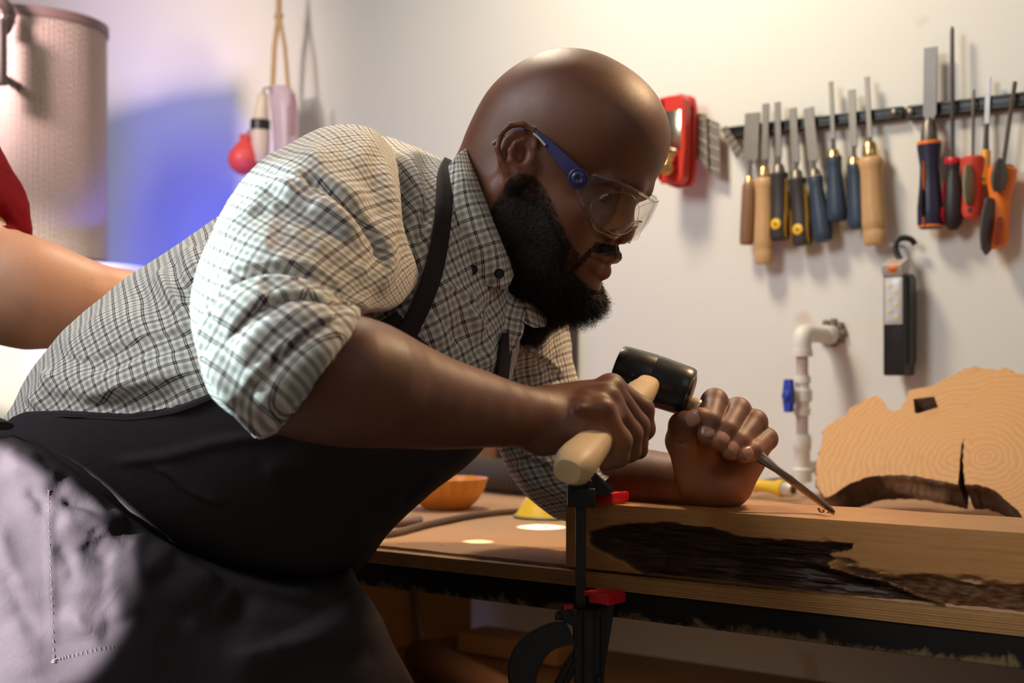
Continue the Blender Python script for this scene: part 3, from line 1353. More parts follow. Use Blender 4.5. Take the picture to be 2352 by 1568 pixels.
BR = (.012, BRASS)
STL = (.014, STEEL)
AMB = simple('amber_yellow_plastic', (.62, .34, .02), .45)
GRN = simple('grey_green_plastic', (.26, .27, .17), .5)
RED2 = simple('warm_red_plastic', (.62, .06, .03), .4)
tool('wide-bladed chisel with dark brown wooden handle, leftmost on the rail', 'chisel', 'wood_chisel', (616, 592), (598, 1030), (580, 1412), 92, 92, WOODD, 'straight', neck=.28, ferr=(.012, BRASS))
tool('chisel with long light wooden handle hanging lower than its neighbours', 'chisel', 'wood_chisel', (698, 535), (690, 985), (688, 1532), 40, 118, WOODH, 'turned', ferr=(.016, BRASS))
for lab, top, jt, bt, bw in (('chisel with black and yellow handle, higher of the two with yellow dots', (770, 525), (782, 965), (787, 1382), 34),
                             ('chisel with black and yellow handle, lower of the two with yellow dots', (865, 562), (893, 1000), (930, 1415), 44)):
    tool(lab, 'chisel', 'wood_chisel', top, jt, bt, bw, 118, simple('dark_brown_plastic', (.035, .027, .024), .5), 'waist', ferr=STL,
         extras=[('strip', .10, .98, .42, .16, AMB, 'grip_inlay'), ('strip', .45, .98, -.43, .12, AMB, 'grip_inlay'), ('dot', .77, .26, YELP, 'end_badge', 1)])
tool('chisel with slate blue handle beside the black and yellow ones', 'chisel', 'wood_chisel', (962, 560), (1005, 985), (1062, 1392), 62, 112, SLATE, 'barrel', ferr=(.012, STEEL), extras=[('ring', -.01, .03, .36, BRASS, 'collar')])
tool('narrow chisel with slate blue handle, highest of the blue handles', 'chisel', 'wood_chisel', (1101, 398), (1122, 860), (1145, 1268), 24, 116, SLATE, 'barrel', ferr=(.01, BRASS), extras=[('ring', -.01, .03, .36, BRASS, 'collar')])
tool('chisel with slate blue handle just left of the pale wooden one', 'chisel', 'wood_chisel', (1230, 448), (1250, 905), (1275, 1315), 42, 112, SLATE, 'barrel', ferr=(.01, BRASS), extras=[('ring', -.01, .03, .36, BRASS, 'collar')])
tool('chisel with thick pale wooden handle and brass ferrule, last before the rail gap', 'chisel', 'wood_chisel', (1325, 368), (1350, 858), (1382, 1412), 27, 146, WOODH, 'turned', ferr=(.022, BRASS))
tool('broad chisel with navy and orange striped handle, first right of the rail gap', 'chisel', 'wood_chisel', (1722, 185), (1714, 775), (1725, 1312), 76, 150, NAVY, 'waist', ferr=(.034, STEEL), neck=.22, bmat=STEELB,
     extras=[('ring', -.01, .035, .46, ORAP, 'collar'), ('ring', .955, .985, .48, ORAP, 'end_ring'), ('strip', .22, .58, -.10, .16, ORAP, 'grip_stripe'), ('strip', .55, .86, -.12, .26, BLACKP, 'grip_pad'), ('strip', .87, .97, -.1, .14, ORAP, 'grip_stripe'),
             ])
tool('long dark round file with black handle and red collar', 'file', 'round_file', (1856, 58), (1860, 880), (1862, 1318), 27, 120, simple('black_rubber_handle', (.02, .016, .016), .45), 'driver', bmat=STEELD, blade='rod',
     extras=[('ring', -.02, .07, .36, REDP, 'collar'), ('strip', .3, .62, -.30, .22, REDP, 'grip_inlay'), ('strip', .68, .88, -.33, .26, REDP, 'grip_inlay')])
tool('steel screwdriver with red and grey-green handle', 'screwdriver', 'screwdriver', (1990, 448), (1985, 862), (1985, 1258), 19, 112, RED2, 'taper', blade='rod',
     extras=[('strip', .16, .76, -.02, .85, GRN, 'grip_inlay'), ('dot', .85, .10, BLACKP, 'hang_hole')])
tool('small flat file with short orange handle behind the screwdriver', 'file', 'flat_file', (2080, 368), (2066, 822), (2058, 1040), 27, 56, simple('amber_plastic', (.80, .33, .03), .4), 'slim', bmat=STEELD, blade='flat', off=.02, neck=.3,
     extras=[('dot', .85, .16, BLACKP, 'hang_hole')])
tool('tilted rasp with twisted steel rod and orange and grey handle, rightmost on the wall', 'rasp', 'rasp', (2248, 398), (2172, 925), (2122, 1438), 26, 132, ORAP, 'taper', blade='rasp',
     extras=[('ring', -.02, .10, .46, DGREY, 'collar'), ('strip', .0, .30, .10, 1.0, DGREY, 'grip_cap'), ('strip', .40, .99, -.26, .85, DGREY, 'grip_pad'), ('strip', .62, .95, .22, .40, simple('dark_red_plastic', (.42, .05, .02), .5), 'thumb_pad')])

# ------------------------------------------------------------------ red block plane hung on the wall
e = empty('hand_plane', W(*q3(150, 760), .03), 'red metal hand plane with shiny lever cap hanging on the wall beside the man\'s forehead', 'hand plane')
pts = [(75, 500), (110, 480), (205, 476), (222, 490), (236, 560), (232, 800), (222, 1000), (205, 1040), (120, 1055), (62, 1035), (56, 900), (62, 700), (60, 600)]
front = [W(*q3(*q), .055) for q in pts]
inner = [W(*q3(*q), .055) for q in [(95, 520), (205, 500), (180, 700), (178, 900), (205, 1010), (100, 1030), (75, 900), (85, 700)]]
REDM = simple('red_enamel', (.62, .035, .018), .28, var=.08, spec=.6)
m = MB()
c0 = np.mean(front, 0)
m.prism([p + M_ * .012 for p in front], M_ * .012)
# right side wall and left wall of the shoe
m.prism([W(*q3(*q), .05) for q in [(205, 478), (236, 520), (240, 800), (225, 1005), (196, 1040), (196, 900), (200, 700)]], -M_ * .022)
m.prism([W(*q3(*q), .05) for q in [(58, 620), (75, 500), (88, 520), (78, 640), (70, 1020), (58, 1010)]], -M_ * .018)
m.prism([W(*q3(*q), .05) for q in [(75, 500), (205, 478), (200, 620), (75, 640)]], -M_ * .010)
m.prism([W(*q3(*q), .05) for q in [(62, 960), (205, 970), (200, 1040), (62, 1035)]], -M_ * .010)
m.build('body', REDM, e, sharp=30, bevel=.002)
m = MB()
a, b = W(*q3(122, 630), .072), W(*q3(96, 930), .066)
m.box((a + b) / 2 + (a - b) * .25, R_, -M_ * .9 + UP * .2, UP, .040, .008, .07, bev=.003)
m.lathe(a - UP * .05, b, [(0, .017), (.2, .020), (.6, .017), (1, .010)], 20, flat=.6)
m.build('lever_cap', simple('bright_brass_steel', (.85, .70, .48), .16, 1.0), e)
m = MB()
m.lathe(W(*q3(78, 935), .062), W(*q3(78, 935), .086), [(0, .006), (.6, .011), (.9, .012), (1, .008)], 18)
m.build('adjuster_knob', BRASS, e)

# ------------------------------------------------------------------ thin steel plates (card scrapers / saw plate) beside the plane
GREYS = simple('dull_steel', (.24, .20, .16), .5, .9, var=.2, scale=25)
for lab, quadp, off in (('thin tilted steel scraper plate nearest the red plane', [(240, 590), (330, 600), (345, 960), (262, 860)], .030),
                        ('yellowish steel scraper plate between the red plane and the chisels', [(330, 620), (412, 660), (420, 990), (348, 960)], .024),
                        ('narrow steel plate slanting across the left end of the rail', [(418, 690), (455, 672), (560, 830), (520, 880)], .028)):
    m = MB()
    pl = [W(*q3(*q), off) for q in quadp]
    m.prism(pl, M_ * .0015)
    for k in range(5):
        a = pl[0] + (pl[3] - pl[0]) * (k + .5) / 5
        b = pl[1] + (pl[2] - pl[1]) * (k + .5) / 5
        m.tube([a - M_ * .0006, b - M_ * .0006], .0009, 6)
    o = m.build('scraper_plate', GREYS, sharp=30)
    tag(o, lab, 'scraper', 'steel scraper plates beside the plane')

# ------------------------------------------------------------------ rechargeable inspection lamp
def q4(x, y):
    return 1650 + x / 2.178, 520 + y / 2.178


e = empty('inspection_lamp', W(*q4(905, 500), .03), 'black inspection lamp with white LED panel and orange button hanging by its hook', 'lamp')
o1 = .056
A = W(*q4(820, 240), o1)
Bp = W(*q4(928, 240), o1)
wd = np.linalg.norm(Bp - A) * 1.0
Lz = W(*q4(870, 235), o1)[2] - W(*q4(870, 748), o1)[2]
cx = W(*q4(876, 490), o1)
m = MB()
m.box(cx + M_ * .022, R_, M_, UP, wd, .044, Lz, bev=.004)
m.prism([cx + R_ * wd * .5 + M_ * .006 + UP * Lz * .48, cx + R_ * (wd * .5 + .004) + M_ * .012 + UP * Lz * .46, cx + R_ * (wd * .5 + .004) + M_ * .012 - UP * Lz * .36, cx + R_ * wd * .5 + M_ * .006 - UP * Lz * .42], M_ * .026)
m.build('body', BLACKP, e, sharp=30)
m = MB()
pc_ = W(*q4(876, 372), o1 + .001)
m.box(pc_, R_, M_, UP, wd * .84, .004, Lz * .46, bev=.0012)
m.build('lens_frame', simple('lens_frame_grey', (.55, .52, .48), .25), e, sharp=30)
m = MB()
m.box(pc_ - M_ * .0015, R_, M_, UP, wd * .66, .003, Lz * .40, bev=.001)
pn = m.build('led_panel', simple('led_diffuser', (.62, .62, .68), .2, spec=.6), e, sharp=30)
for i in range(6):
    c = pc_ - M_ * .0032 + R_ * wd * (.15 if i % 2 else -.15) + UP * Lz * (.155 - .062 * i)
    m = MB()
    m.box(c, R_, M_, UP, .0055, .0015, .0055)
    m.build('led_chip', simple('led_yellow', (.85, .72, .25), .4), pn, smooth=False)
m = MB()
ct = W(*q4(888, 205), .045)
m.box(ct + UP * .001, R_, (M_ * .8 + UP * .35) / .873, np.cross(R_, (M_ * .8 + UP * .35) / .873), wd * 1.0, .036, .020, bev=.005)
m.build('head_cap', simple('cap_grey', (.5, .46, .42), .3), e, sharp=30)
m = MB()
nb_ = -M_ * .62 + UP * .784
c = W(*q4(880, 200), .056)
m.lathe(c - nb_ * .004, c + nb_ * .005, [(0, wd * .36), (.8, wd * .36), (1, wd * .30)], 22, flat=.8)
m.build('power_button', ORAP, e)
m = MB()
hk = [q4(908, 165), q4(893, 135), q4(885, 110), q4(888, 80), q4(905, 62), q4(935, 57), q4(965, 66), q4(985, 90)]
hp = catmull([W(*q, .040 - .003 * i) for i, q in enumerate(hk)], 26)
m.tube(hp, .0048, 12)
m.build('hook', BLACKP, e)
# little nail the hook hangs on
na = W(*q4(930, 68), 0)
m = MB()
m.lathe(na - UP * .0105 - R_ * .0, na - UP * .0105 - M_ * .05, [(0, .0016), (.96, .0016), (.97, .004), (1, .004)], 10)
o = m.build('nail', STEEL)
tag(o, 'small steel nail in the wall inside the inspection lamp hook', 'nail')

# ------------------------------------------------------------------ white water pipe with blue valve
e = empty('water_pipe', W(*q4(560, 530), .03), 'white plastic water pipe with elbow and small blue valve handle on the wall', 'pipe')
pz = W(*q4(400, 540), .07)[2]
wp = W(*q4(575, 540), 0.0)
wp[2] = pz
out = wp - M_ * .112
out[2] = pz
PIPEW = WHITEP
m = MB()
el = [wp - M_ * .006, wp - M_ * .06]
m.tube([wp - M_ * .004, wp - M_ * .035], .0155, 20)
m.tube([wp - M_ * .033, wp - M_ * .085], .0135, 20)
arc = [out + M_ * .030, out + M_ * .012, out + M_ * .003 - UP * .003, out - UP * .012, out - UP * .030]
m.tube(catmull(arc, 12), .0150, 20)
m.tube([out - UP * .026, out - UP * .036], .0165, 20)
m.build('elbow', PIPEW, e)
m = MB()
zb = W(*q4(400, 1180), .11)[2]
zv1 = W(*q4(380, 745), .11)[2]
zv2 = W(*q4(380, 945), .11)[2]
m.lathe(out - UP * .03, np.array([out[0], out[1], zb - .02]), [(0, .0095), (1, .0095)], 18)
m.build('down_pipe', simple('old_pipe', (.60, .48, .42), .5), e)
m = MB()
m.lathe([out[0], out[1], zv1], [out[0], out[1], zv2], [(0, .0125), (.18, .0135), (.2, .011), (.34, .012), (.36, .0155), (.64, .0155), (.66, .012), (.8, .011), (.82, .0135), (1, .0125)], 18)
vc = np.array([out[0], out[1], (zv1 + zv2) / 2])
hd = -ex * .85 - ey * .52
m.lathe(vc, vc + hd * .020, [(0, .008), (1, .006)], 12)
m.build('valve_body', PIPEW, e)
m = MB()
hx = np.cross(hd, UP)
c = vc + hd * .024
m.prism([c + UP * .026 - hx * .007, c + UP * .026 + hx * .007, c + UP * .008 + hx * .010, c - UP * .008 + hx * .010, c - UP * .026 + hx * .007, c - UP * .026 - hx * .007, c - UP * .008 - hx * .010, c + UP * .008 - hx * .010], hd * .009)
m.lathe(c, c + hd * .014, [(0, .009), (.8, .009), (1, .006)], 14)
m.build('valve_handle', BLUEP, e, sharp=40, bevel=.0015)
m = MB()
m.lathe([out[0], out[1], zb + .045], [out[0], out[1], zb - .03], [(0, .0125), (.08, .0145), (.3, .0145), (.34, .0125), (.7, .0125), (.74, .0155), (1, .0150)], 18)
m.tube([np.array([out[0], out[1], zb - .008]), np.array([out[0], out[1], zb - .008]) + M_ * .10], .0105, 14)
m.build('tee_fitting', PIPEW, e)
m = MB()
nn = wp - M_ * .002
for k in range(9):
    a = k * .7
    m.box(nn + R_ * .02 * math.cos(a) + UP * (.018 * math.sin(a) + .004) - M_ * .004, R_, M_, UP, .010, .008, .010, bev=.002)
m.build('wall_putty', simple('grimy_putty', (.20, .15, .10), .8, bump=.6, bscale=120), e)

# yellow hose connector lying behind the timber
e = empty('hose_connector', W(*q4(260, 1290), .2), 'yellow hose connector with a pale metal end behind the gripping hand', 'hose connector')
o_ = .17
a, b = W(*q4(60, 1272), o_), W(*q4(375, 1318), o_ + .02)
m = MB()
L = b - a
m.lathe(a, a + L * .86, [(0, .009), (.15, .010), (.3, .0085), (.45, .011), (.5, .0115), (.55, .009), (.8, .0095), (.92, .0135), (1, .0135)], 18)
m.build('connector_body', YELP, e)
m = MB()
m.lathe(a + L * .84, b, [(0, .0115), (.7, .0118), (1, .0112)], 18)
m.build('metal_end', simple('pale_metal', (.72, .66, .56), .3, .6), e)
m = MB()
m.lathe(b - L * .02, b + L * .006, [(0, .0062), (1, .0062)], 14)
m.build('bore', BLACKP, e)
# bracket carrying the connector from the wall
m = MB()
m.tube([a + L * .3 + M_ * .006, a + L * .3 + M_ * (o_ - .003)], .004, 8)
m.build('bracket', STEELD, e)

# dark bar hanging on the wall behind the man's chest
m = MB()
a, b = W(1313, 560, .012), W(1313, 900, .012)
m.box((a + b) / 2, R_, M_, UP, .018, .012, abs(a[2] - b[2]), bev=.002)
m.tube([a - M_ * 0 + UP * .004, a + UP * .02 + R_ * .004, a + UP * .022 - R_ * .004, a + UP * .004 - R_ * .006], .0018, 8)
o = m.build('steel_rule', simple('dark_rule', (.05, .035, .03), .5), sharp=30)
tag(o, 'dark narrow metal rule hanging on the wall just behind the bearded man\'s chest', 'rule')

# ------------------------------------------------------------------ things on the bench at the left
hose_m = NT('ribbed_hose')
hose_m.set(base=(.075, .055, .042), rough=.55)
e = None
m = MB()
hp = catmull([W(560, 1120, .25), W(800, 1098, .27), W(960, 1090, .30), W(1100, 1093, .33), W(1215, 1100, .36), W(1330, 1120, .34)], 260)
hp[:, 2] = np.maximum(hp[:, 2], BZ + .003 + .029)
rr = [.0250 + .0026 * (1 if i % 4 < 2 else -1) for i in range(260)]
m.tube(list(hp), rr, 22)
o = m.build('suction_hose', hose_m.m)
tag(o, 'thick dark ribbed suction hose lying along the bench by the wall', 'hose')

c = B(1022, 1176, .0035)
e = empty('orange_bowl', c, 'orange ribbed bowl on the bench in front of the thick hose', 'bowl')
m = MB()
n = 48
prof = [(0, .5), (.02, .55), (.3, .78), (.65, .93), (.95, 1.0), (1, 1.02)]
vs = []
for t, r in prof:
    for k in range(n):
        th = 2 * math.pi * k / n
        q = r * .058 * (1 + (.025 if k % 2 else -.02))
        vs.append((c[0] + q * math.cos(th), c[1] + .05 + q * math.sin(th), c[2] + .0005 + t * .044))
inn = [(1, .96), (.6, .86), (.25, .66), (.08, .3)]
for t, r in inn:
    for k in range(n):
        th = 2 * math.pi * k / n
        q = r * .058
        vs.append((c[0] + q * math.cos(th), c[1] + .05 + q * math.sin(th), c[2] + .0005 + t * .044))
mm_ = len(prof) + len(inn)
fs = [(i * n + k, i * n + (k + 1) % n, (i + 1) * n + (k + 1) % n, (i + 1) * n + k) for i in range(mm_ - 1) for k in range(n)]
fs.append(tuple(range(n - 1, -1, -1)))
fs.append(tuple((mm_ - 1) * n + k for k in range(n)))
m.add(vs, fs)
m.build('shell', simple('amber_shell', (.70, .27, .03), .4), e)

c = B(1262, 1192, .0035) + np.array([0, .03, 0])
e = empty('yellow_cap', c, 'bright yellow plastic cap standing on the bench behind the hanging sleeve', 'cap')
m = MB()
m.lathe(c, c + UP * .05, [(0, .045), (.03, .047), (.1, .044), (.4, .036), (.75, .024), (.95, .014), (1, .006)], 36)
m.build('shell', YELP, e)
m = MB()
m.lathe(c + UP * .0002, c + UP * .004, [(0, .046), (.5, .049), (1, .047)], 36)
m.build('rim', simple('olive_rim', (.30, .24, .06), .5), e)

# draped dust cloth / cable on the left of the bench
m = MB()
pts = catmull([B(700, 1226, .0080), B(870, 1228, .0080), B(980, 1204, .0080), B(1070, 1186, .0080), B(1150, 1176, .0080), B(1215, 1172, .0080)], 80)
m.tube(list(pts), .0042, 10)
o = m.build('power_cable', simple('cable', (.13, .075, .05), .6))
tag(o, 'thin brown cable curving across the dusty bench beside the dark apron', 'cable')
m = MB()
pts = catmull([B(700, 1200, .0105), B(860, 1199, .0105), B(930, 1196, .0105), B(960, 1192, .0105)], 60)
m.tube(list(pts), .0085, 12, flat=.75)
o = m.build('air_hose', simple('pinkish_hose', (.30, .19, .15), .6))
tag(o, 'pinkish brown air hose lying just behind the thin cable on the bench', 'hose')

# wooden block and bottle by the wall
m = MB()
bc = W(1085, 1052, .10)
bc[2] = BZ + .0032 + .045
m.box(bc, R_, M_, UP, .09, .06, .09, bev=.003)
o = m.build('wood_block', WOODD, sharp=30)
tag(o, 'dark wooden block standing against the wall behind the thick hose', 'block')
m = MB()
bc = W(1150, 1052, .07)
bc[2] = BZ + .0032
m.lathe(bc, bc + UP * .10, [(0, .012), (.05, .013), (.7, .013), (.85, .006), (1, .006)], 16)
o = m.build('dark_bottle', simple('dark_glass', (.03, .018, .012), .3))
tag(o, 'slim dark bottle standing beside the wooden block at the wall', 'bottle')

# ------------------------------------------------------------------ under the bench
m = MB()
zs = .602


def SH(px, py, h=0.0):
    d = (ZC - zs - h) * FPX / (py - HOR)
    return P(px, py, d)


a, b = SH(965, 1500, .035), SH(1230, 1640, .035)
ax_ = (b - a) / np.linalg.norm(b - a)
x_, y_, z_ = frame(ax_)
m.lathe(a, b, [(0, .024), (.02, .032), (.5, .034), (.98, .031), (1, .026)], 14, flat=.8)
o = m.build('wood_offcut', wood_mat('offcut_bark', (.16, .085, .045), (.11, .055, .03), (.06, .03, .015), ax_, 30).m, sharp=50)
tag(o, 'rough brown branch offcut lying on the shelf under the bench', 'offcut')
m = MB()
a = SH(1120, 1500, .0195)
for k in range(1):
    m.box(a + M_ * .09, R_, M_, UP, .22, .08, .036, bev=.004)
o = m.build('wood_offcut', wood_mat('offcut_pale', (.50, .28, .11), (.42, .22, .08), (.26, .12, .045), R_, 20).m, sharp=40)
tag(o, 'pale square board piece lying behind the branch offcut under the bench', 'offcut')
e = empty('trestle', SH(915, 1440), 'thin dark trestle with splayed legs on the shelf under the bench', 'trestle')
for (x0, x1) in ((916, 868), (948, 975)):
    m = MB()
    a = W(x0, 1345, .22)
    b = W(x1, 1450, .24)
    b[2] = zs + .004
    m.tube([a, b], .006, 8)
    m.build('leg', STEELD, e)
m = MB()
m.tube([W(905, 1345, .22), W(955, 1345, .22)], .007, 8)
m.build('top_bar', STEELD, e)

# ------------------------------------------------------------------ far left: dust extractor filter, hanging blower, coloured zone
def Q(x, y):
    return x / 1.96, y / 1.96


DX = 2.75
ce = P(60, 600, DX)
e = empty('dust_extractor', ce * [1, 1, 0], 'dust extractor with tall mesh-wrapped filter drum on a white round housing, far left', 'dust extractor')
R0 = 180 / FPX * DX
zb_ = P(60, 606, DX)[2]
zt_ = P(60, 66, DX)[2]


def mesh_wrap():
    t = NT('wire_mesh_wrap')
    tc = t.add('ShaderNodeTexCoord')
    sp = t.add('ShaderNodeSeparateXYZ')
    t.link(tc.outputs['UV'], sp.inputs[0])
    u, v_ = sp.outputs[0], sp.outputs[1]
    s = .0075
    a = t.math('FRACT', t.math('DIVIDE', t.math('ADD', u, t.math('MULTIPLY', v_, .62)), s))
    b = t.math('FRACT', t.math('DIVIDE', t.math('SUBTRACT', u, t.math('MULTIPLY', v_, .62)), s))
    la = t.math('LESS_THAN', t.math('ABSOLUTE', t.math('SUBTRACT', a, .5)), .16)
    lb = t.math('LESS_THAN', t.math('ABSOLUTE', t.math('SUBTRACT', b, .5)), .16)
    al = t.math('MAXIMUM', la, lb)
    t.set(base=(.50, .40, .37), rough=.5, metal=.2)
    t.link(al, t.b.inputs['Alpha'])
    return t.m


n = 96
pleat = simple('filter_paper', (.42, .31, .29), .8)
m = MB()
vs = []
rows = 12
for i in range(rows):
    for k in range(n * 2):
        th = 2 * math.pi * k / (n * 2)
        r = R0 * (.93 if k % 2 else .975)
        vs.append((ce[0] + r * math.cos(th), ce[1] + r * math.sin(th), zb_ + (zt_ - zb_) * i / (rows - 1)))
m.add(vs, grid_faces(rows, n * 2, True).tolist())
m.build('pleated_filter', pleat, e, smooth=False)
G = []
uv = []
for i in range(rows):
    for k in range(n + 1):
        th = 2 * math.pi * k / n
        G.append((ce[0] + R0 * math.cos(th), ce[1] + R0 * math.sin(th), zb_ + (zt_ - zb_) * i / (rows - 1)))
        uv.append((R0 * th, (zt_ - zb_) * i / (rows - 1)))
mesh_obj('mesh_wrap', G, grid_faces(rows, n + 1), mesh_wrap(), e, uv=uv)
for z, hh in ((zt_, .020), (zb_, .016)):
    m = MB()
    m.lathe([ce[0], ce[1], z - hh / 2], [ce[0], ce[1], z + hh / 2], [(0, R0 * 1.0), (.1, R0 * 1.02), (.9, R0 * 1.02), (1, R0 * .99)], 72)
    m.build('end_cap', simple('cap_brown_grey', (.16, .10, .10), .5), e, sharp=40)
m = MB()
m.lathe([ce[0], ce[1], .25], [ce[0], ce[1], zb_ - .008], [(0, R0 * 1.25), (.05, R0 * 1.3), (.6, R0 * 1.3), (.9, R0 * 1.55), (.985, R0 * 1.62), (1, R0 * 1.60)], 72)
m.build('housing', simple('white_enamel', (.82, .80, .74), .35, var=.04), e, sharp=50)
for k in range(3):
    th = k * 2.1 + .4
    m = MB()
    m.lathe([ce[0] + .2 * math.cos(th), ce[1] + .2 * math.sin(th), 0.0], [ce[0] + .18 * math.cos(th), ce[1] + .18 * math.sin(th), .27], [(0, .022), (.1, .018), (1, .018)], 14)
    m.build('foot', STEELD, e)
m = MB()
m.box(P(-8, 120, DX - .25), ex, ey, UP, .03, .03, .115, bev=.004)
m.tube(catmull([P(-60, -60, DX - .22), P(0, 0, DX - .22), P(22, 34, DX - .19), P(10, 70, DX - .2)], 16), .011, 10)
m.tube([P(-8, 70, DX - .25), P(22, 38, DX - .19)], .008, 8)
m.tube([P(-8, 170, DX - .25), P(-8, 170, DX - .25) + np.array([0, .12, 0])], .008, 8)
m.build('clamp_bracket', simple('bracket_dark', (.07, .05, .05), .5), e, sharp=40)


def q5(x, y):
    return 480 + x / 3.732, y / 3.732


so = .10
e = empty('blow_gun', W(*q5(680, 900), so), 'pale purple plastic air blow gun hanging from a loop of string on the wall', 'blow gun')
m = MB()
m.tube([W(*q5(600, -60), so), W(*q5(597, 140), so)], .0065, 10)
m.tube([W(*q5(597, 140), so), W(*q5(560, 400), so), W(*q5(545, 745), so)], .0055, 10)
m.tube([W(*q5(605, 140), so), W(*q5(650, 400), so), W(*q5(680, 750), so)], .0045, 10)
m.lathe(W(*q5(597, 115), so), W(*q5(597, 165), so), [(0, .008), (.5, .0105), (1, .008)], 12)
m.build('string_loop', simple('jute_string', (.52, .36, .18), .8), e)
m = MB()
G = []
stn = [(605, 745, 90, .03), (620, 790, 105, .035), (640, 900, 115, .04), (655, 1050, 110, .04), (665, 1300, 105, .04), (665, 1500, 100, .035)]
rows_ = []
for x, y, hw_, hd_ in stn:
    c = W(*q5(x, y), so)
    s_ = c[1] / FPX / 3.732 / .9
    rows_.append([c + R_ * hw_ * s_ * math.cos(a_) * 1.05 + M_ * hd_ * .6 * math.sin(a_) for a_ in np.linspace(0, 2 * math.pi, 24, endpoint=False)])
Gm = catmull(np.array(rows_), 30)
m.add(Gm.reshape(-1, 3), grid_faces(30, 24, True).tolist())
m.add(Gm[0], [tuple(range(23, -1, -1))])
m.add(Gm[-1], [tuple(range(24))])
m.build('gun_body', simple('pale_plastic', (.58, .46, .52), .4), e, sharp=60)
m = MB()
m.tube([W(*q5(715, 800), so + .03), W(*q5(712, 1160), so + .03)], .006, 10)
m.build('trigger_bar', simple('mauve_plastic', (.42, .22, .26), .4), e)

e = empty('squeeze_bottle', W(*q5(450, 1000), so + .03), 'cream bottle with black collar hanging beside the pale blow gun', 'bottle')
m = MB()
m.lathe(W(*q5(465, 790), so + .03), W(*q5(445, 1030), so + .03), [(0, .005), (.06, .010), (.5, .013), (1, .017)], 20)
m.build('bottle_neck', simple('cream_plastic', (.66, .58, .44), .45), e)
m = MB()
m.lathe(W(*q5(442, 1025), so + .03), W(*q5(438, 1120), so + .03), [(0, .019), (.1, .021), (.9, .021), (1, .019)], 20)
m.build('collar', BLACKP, e)
m = MB()
m.lathe(W(*q5(438, 1118), so + .03), W(*q5(450, 1400), so + .03), [(0, .020), (.1, .021), (.9, .017), (1, .012)], 20)
m.build('bottle_body', simple('cream_plastic2', (.62, .52, .42), .45), e)
m = MB()
m.tube([W(*q5(465, 800), so + .03), W(*q5(470, 760), so + .05), W(*q5(540, 745), so + .01)], .002, 8)
m.build('hanging_wire', STEELD, e)

e = empty('rubber_bulb', W(*q5(300, 1330), so + .05), 'red rubber squeeze bulb hanging left of the cream bottle', 'rubber bulb')
m = MB()
m.lathe(W(*q5(322, 1150), so + .05), W(*q5(285, 1500), so + .05), [(0, .010), (.04, .0145), (.1, .0135), (.17, .012), (.3, .022), (.5, .032), (.7, .033), (.88, .024), (.97, .012), (1, .005)], 28)
m.build('bulb', simple('red_rubber', (.66, .07, .06), .45), e)
m = MB()
m.tube([W(*q5(322, 1155), so + .05), W(*q5(350, 1120), so + .045), W(*q5(400, 1100), so + .035)], .0025, 8)
m.build('hanging_cord', STEELD, e)
m = MB()
m.lathe(W(*q5(420, 1280), so + .02), W(*q5(415, 1420), so + .02), [(0, .012), (.2, .022), (.8, .022), (1, .015)], 20)
m.tube([W(*q5(420, 1290), so + .02), W(*q5(400, 1180), so + .03)], .006, 8)
o = m.build('blue_grip', BLUEP)
tag(o, 'small blue plastic grip hanging between the red bulb and the cream bottle', 'grip')
# ================================================================== the bearded man
CM = .01
th_, ps_ = math.radians(28), math.radians(22)
HF = np.array([math.cos(th_) * math.cos(ps_), -math.cos(th_) * math.sin(ps_), -math.sin(th_)])
HL = np.array([math.sin(ps_), math.cos(ps_), 0.])
HU = np.array([math.sin(th_) * math.cos(ps_), -math.sin(th_) * math.sin(ps_), math.cos(th_)])
HO = P(1262, 362, 1.39)
HR = np.array([HF, HL, HU])


def H(f, l, u):
    return HO + (HF * f + HL * l + HU * u) * CM


def he(f, l, u, a, b, c, rot=None):
    R = HR
    if rot is not None:
        R = rot @ HR
    return ell(H(f, l, u), R, np.array([a, b, c]) * CM)


def hc(p, q, ra, rb):
    return rcone(H(*p), H(*q), ra * CM, rb * CM)


def hchain(pts, rr):
    return [hc(pts[i], pts[i + 1], rr[i], rr[i + 1]) for i in range(len(pts) - 1)]


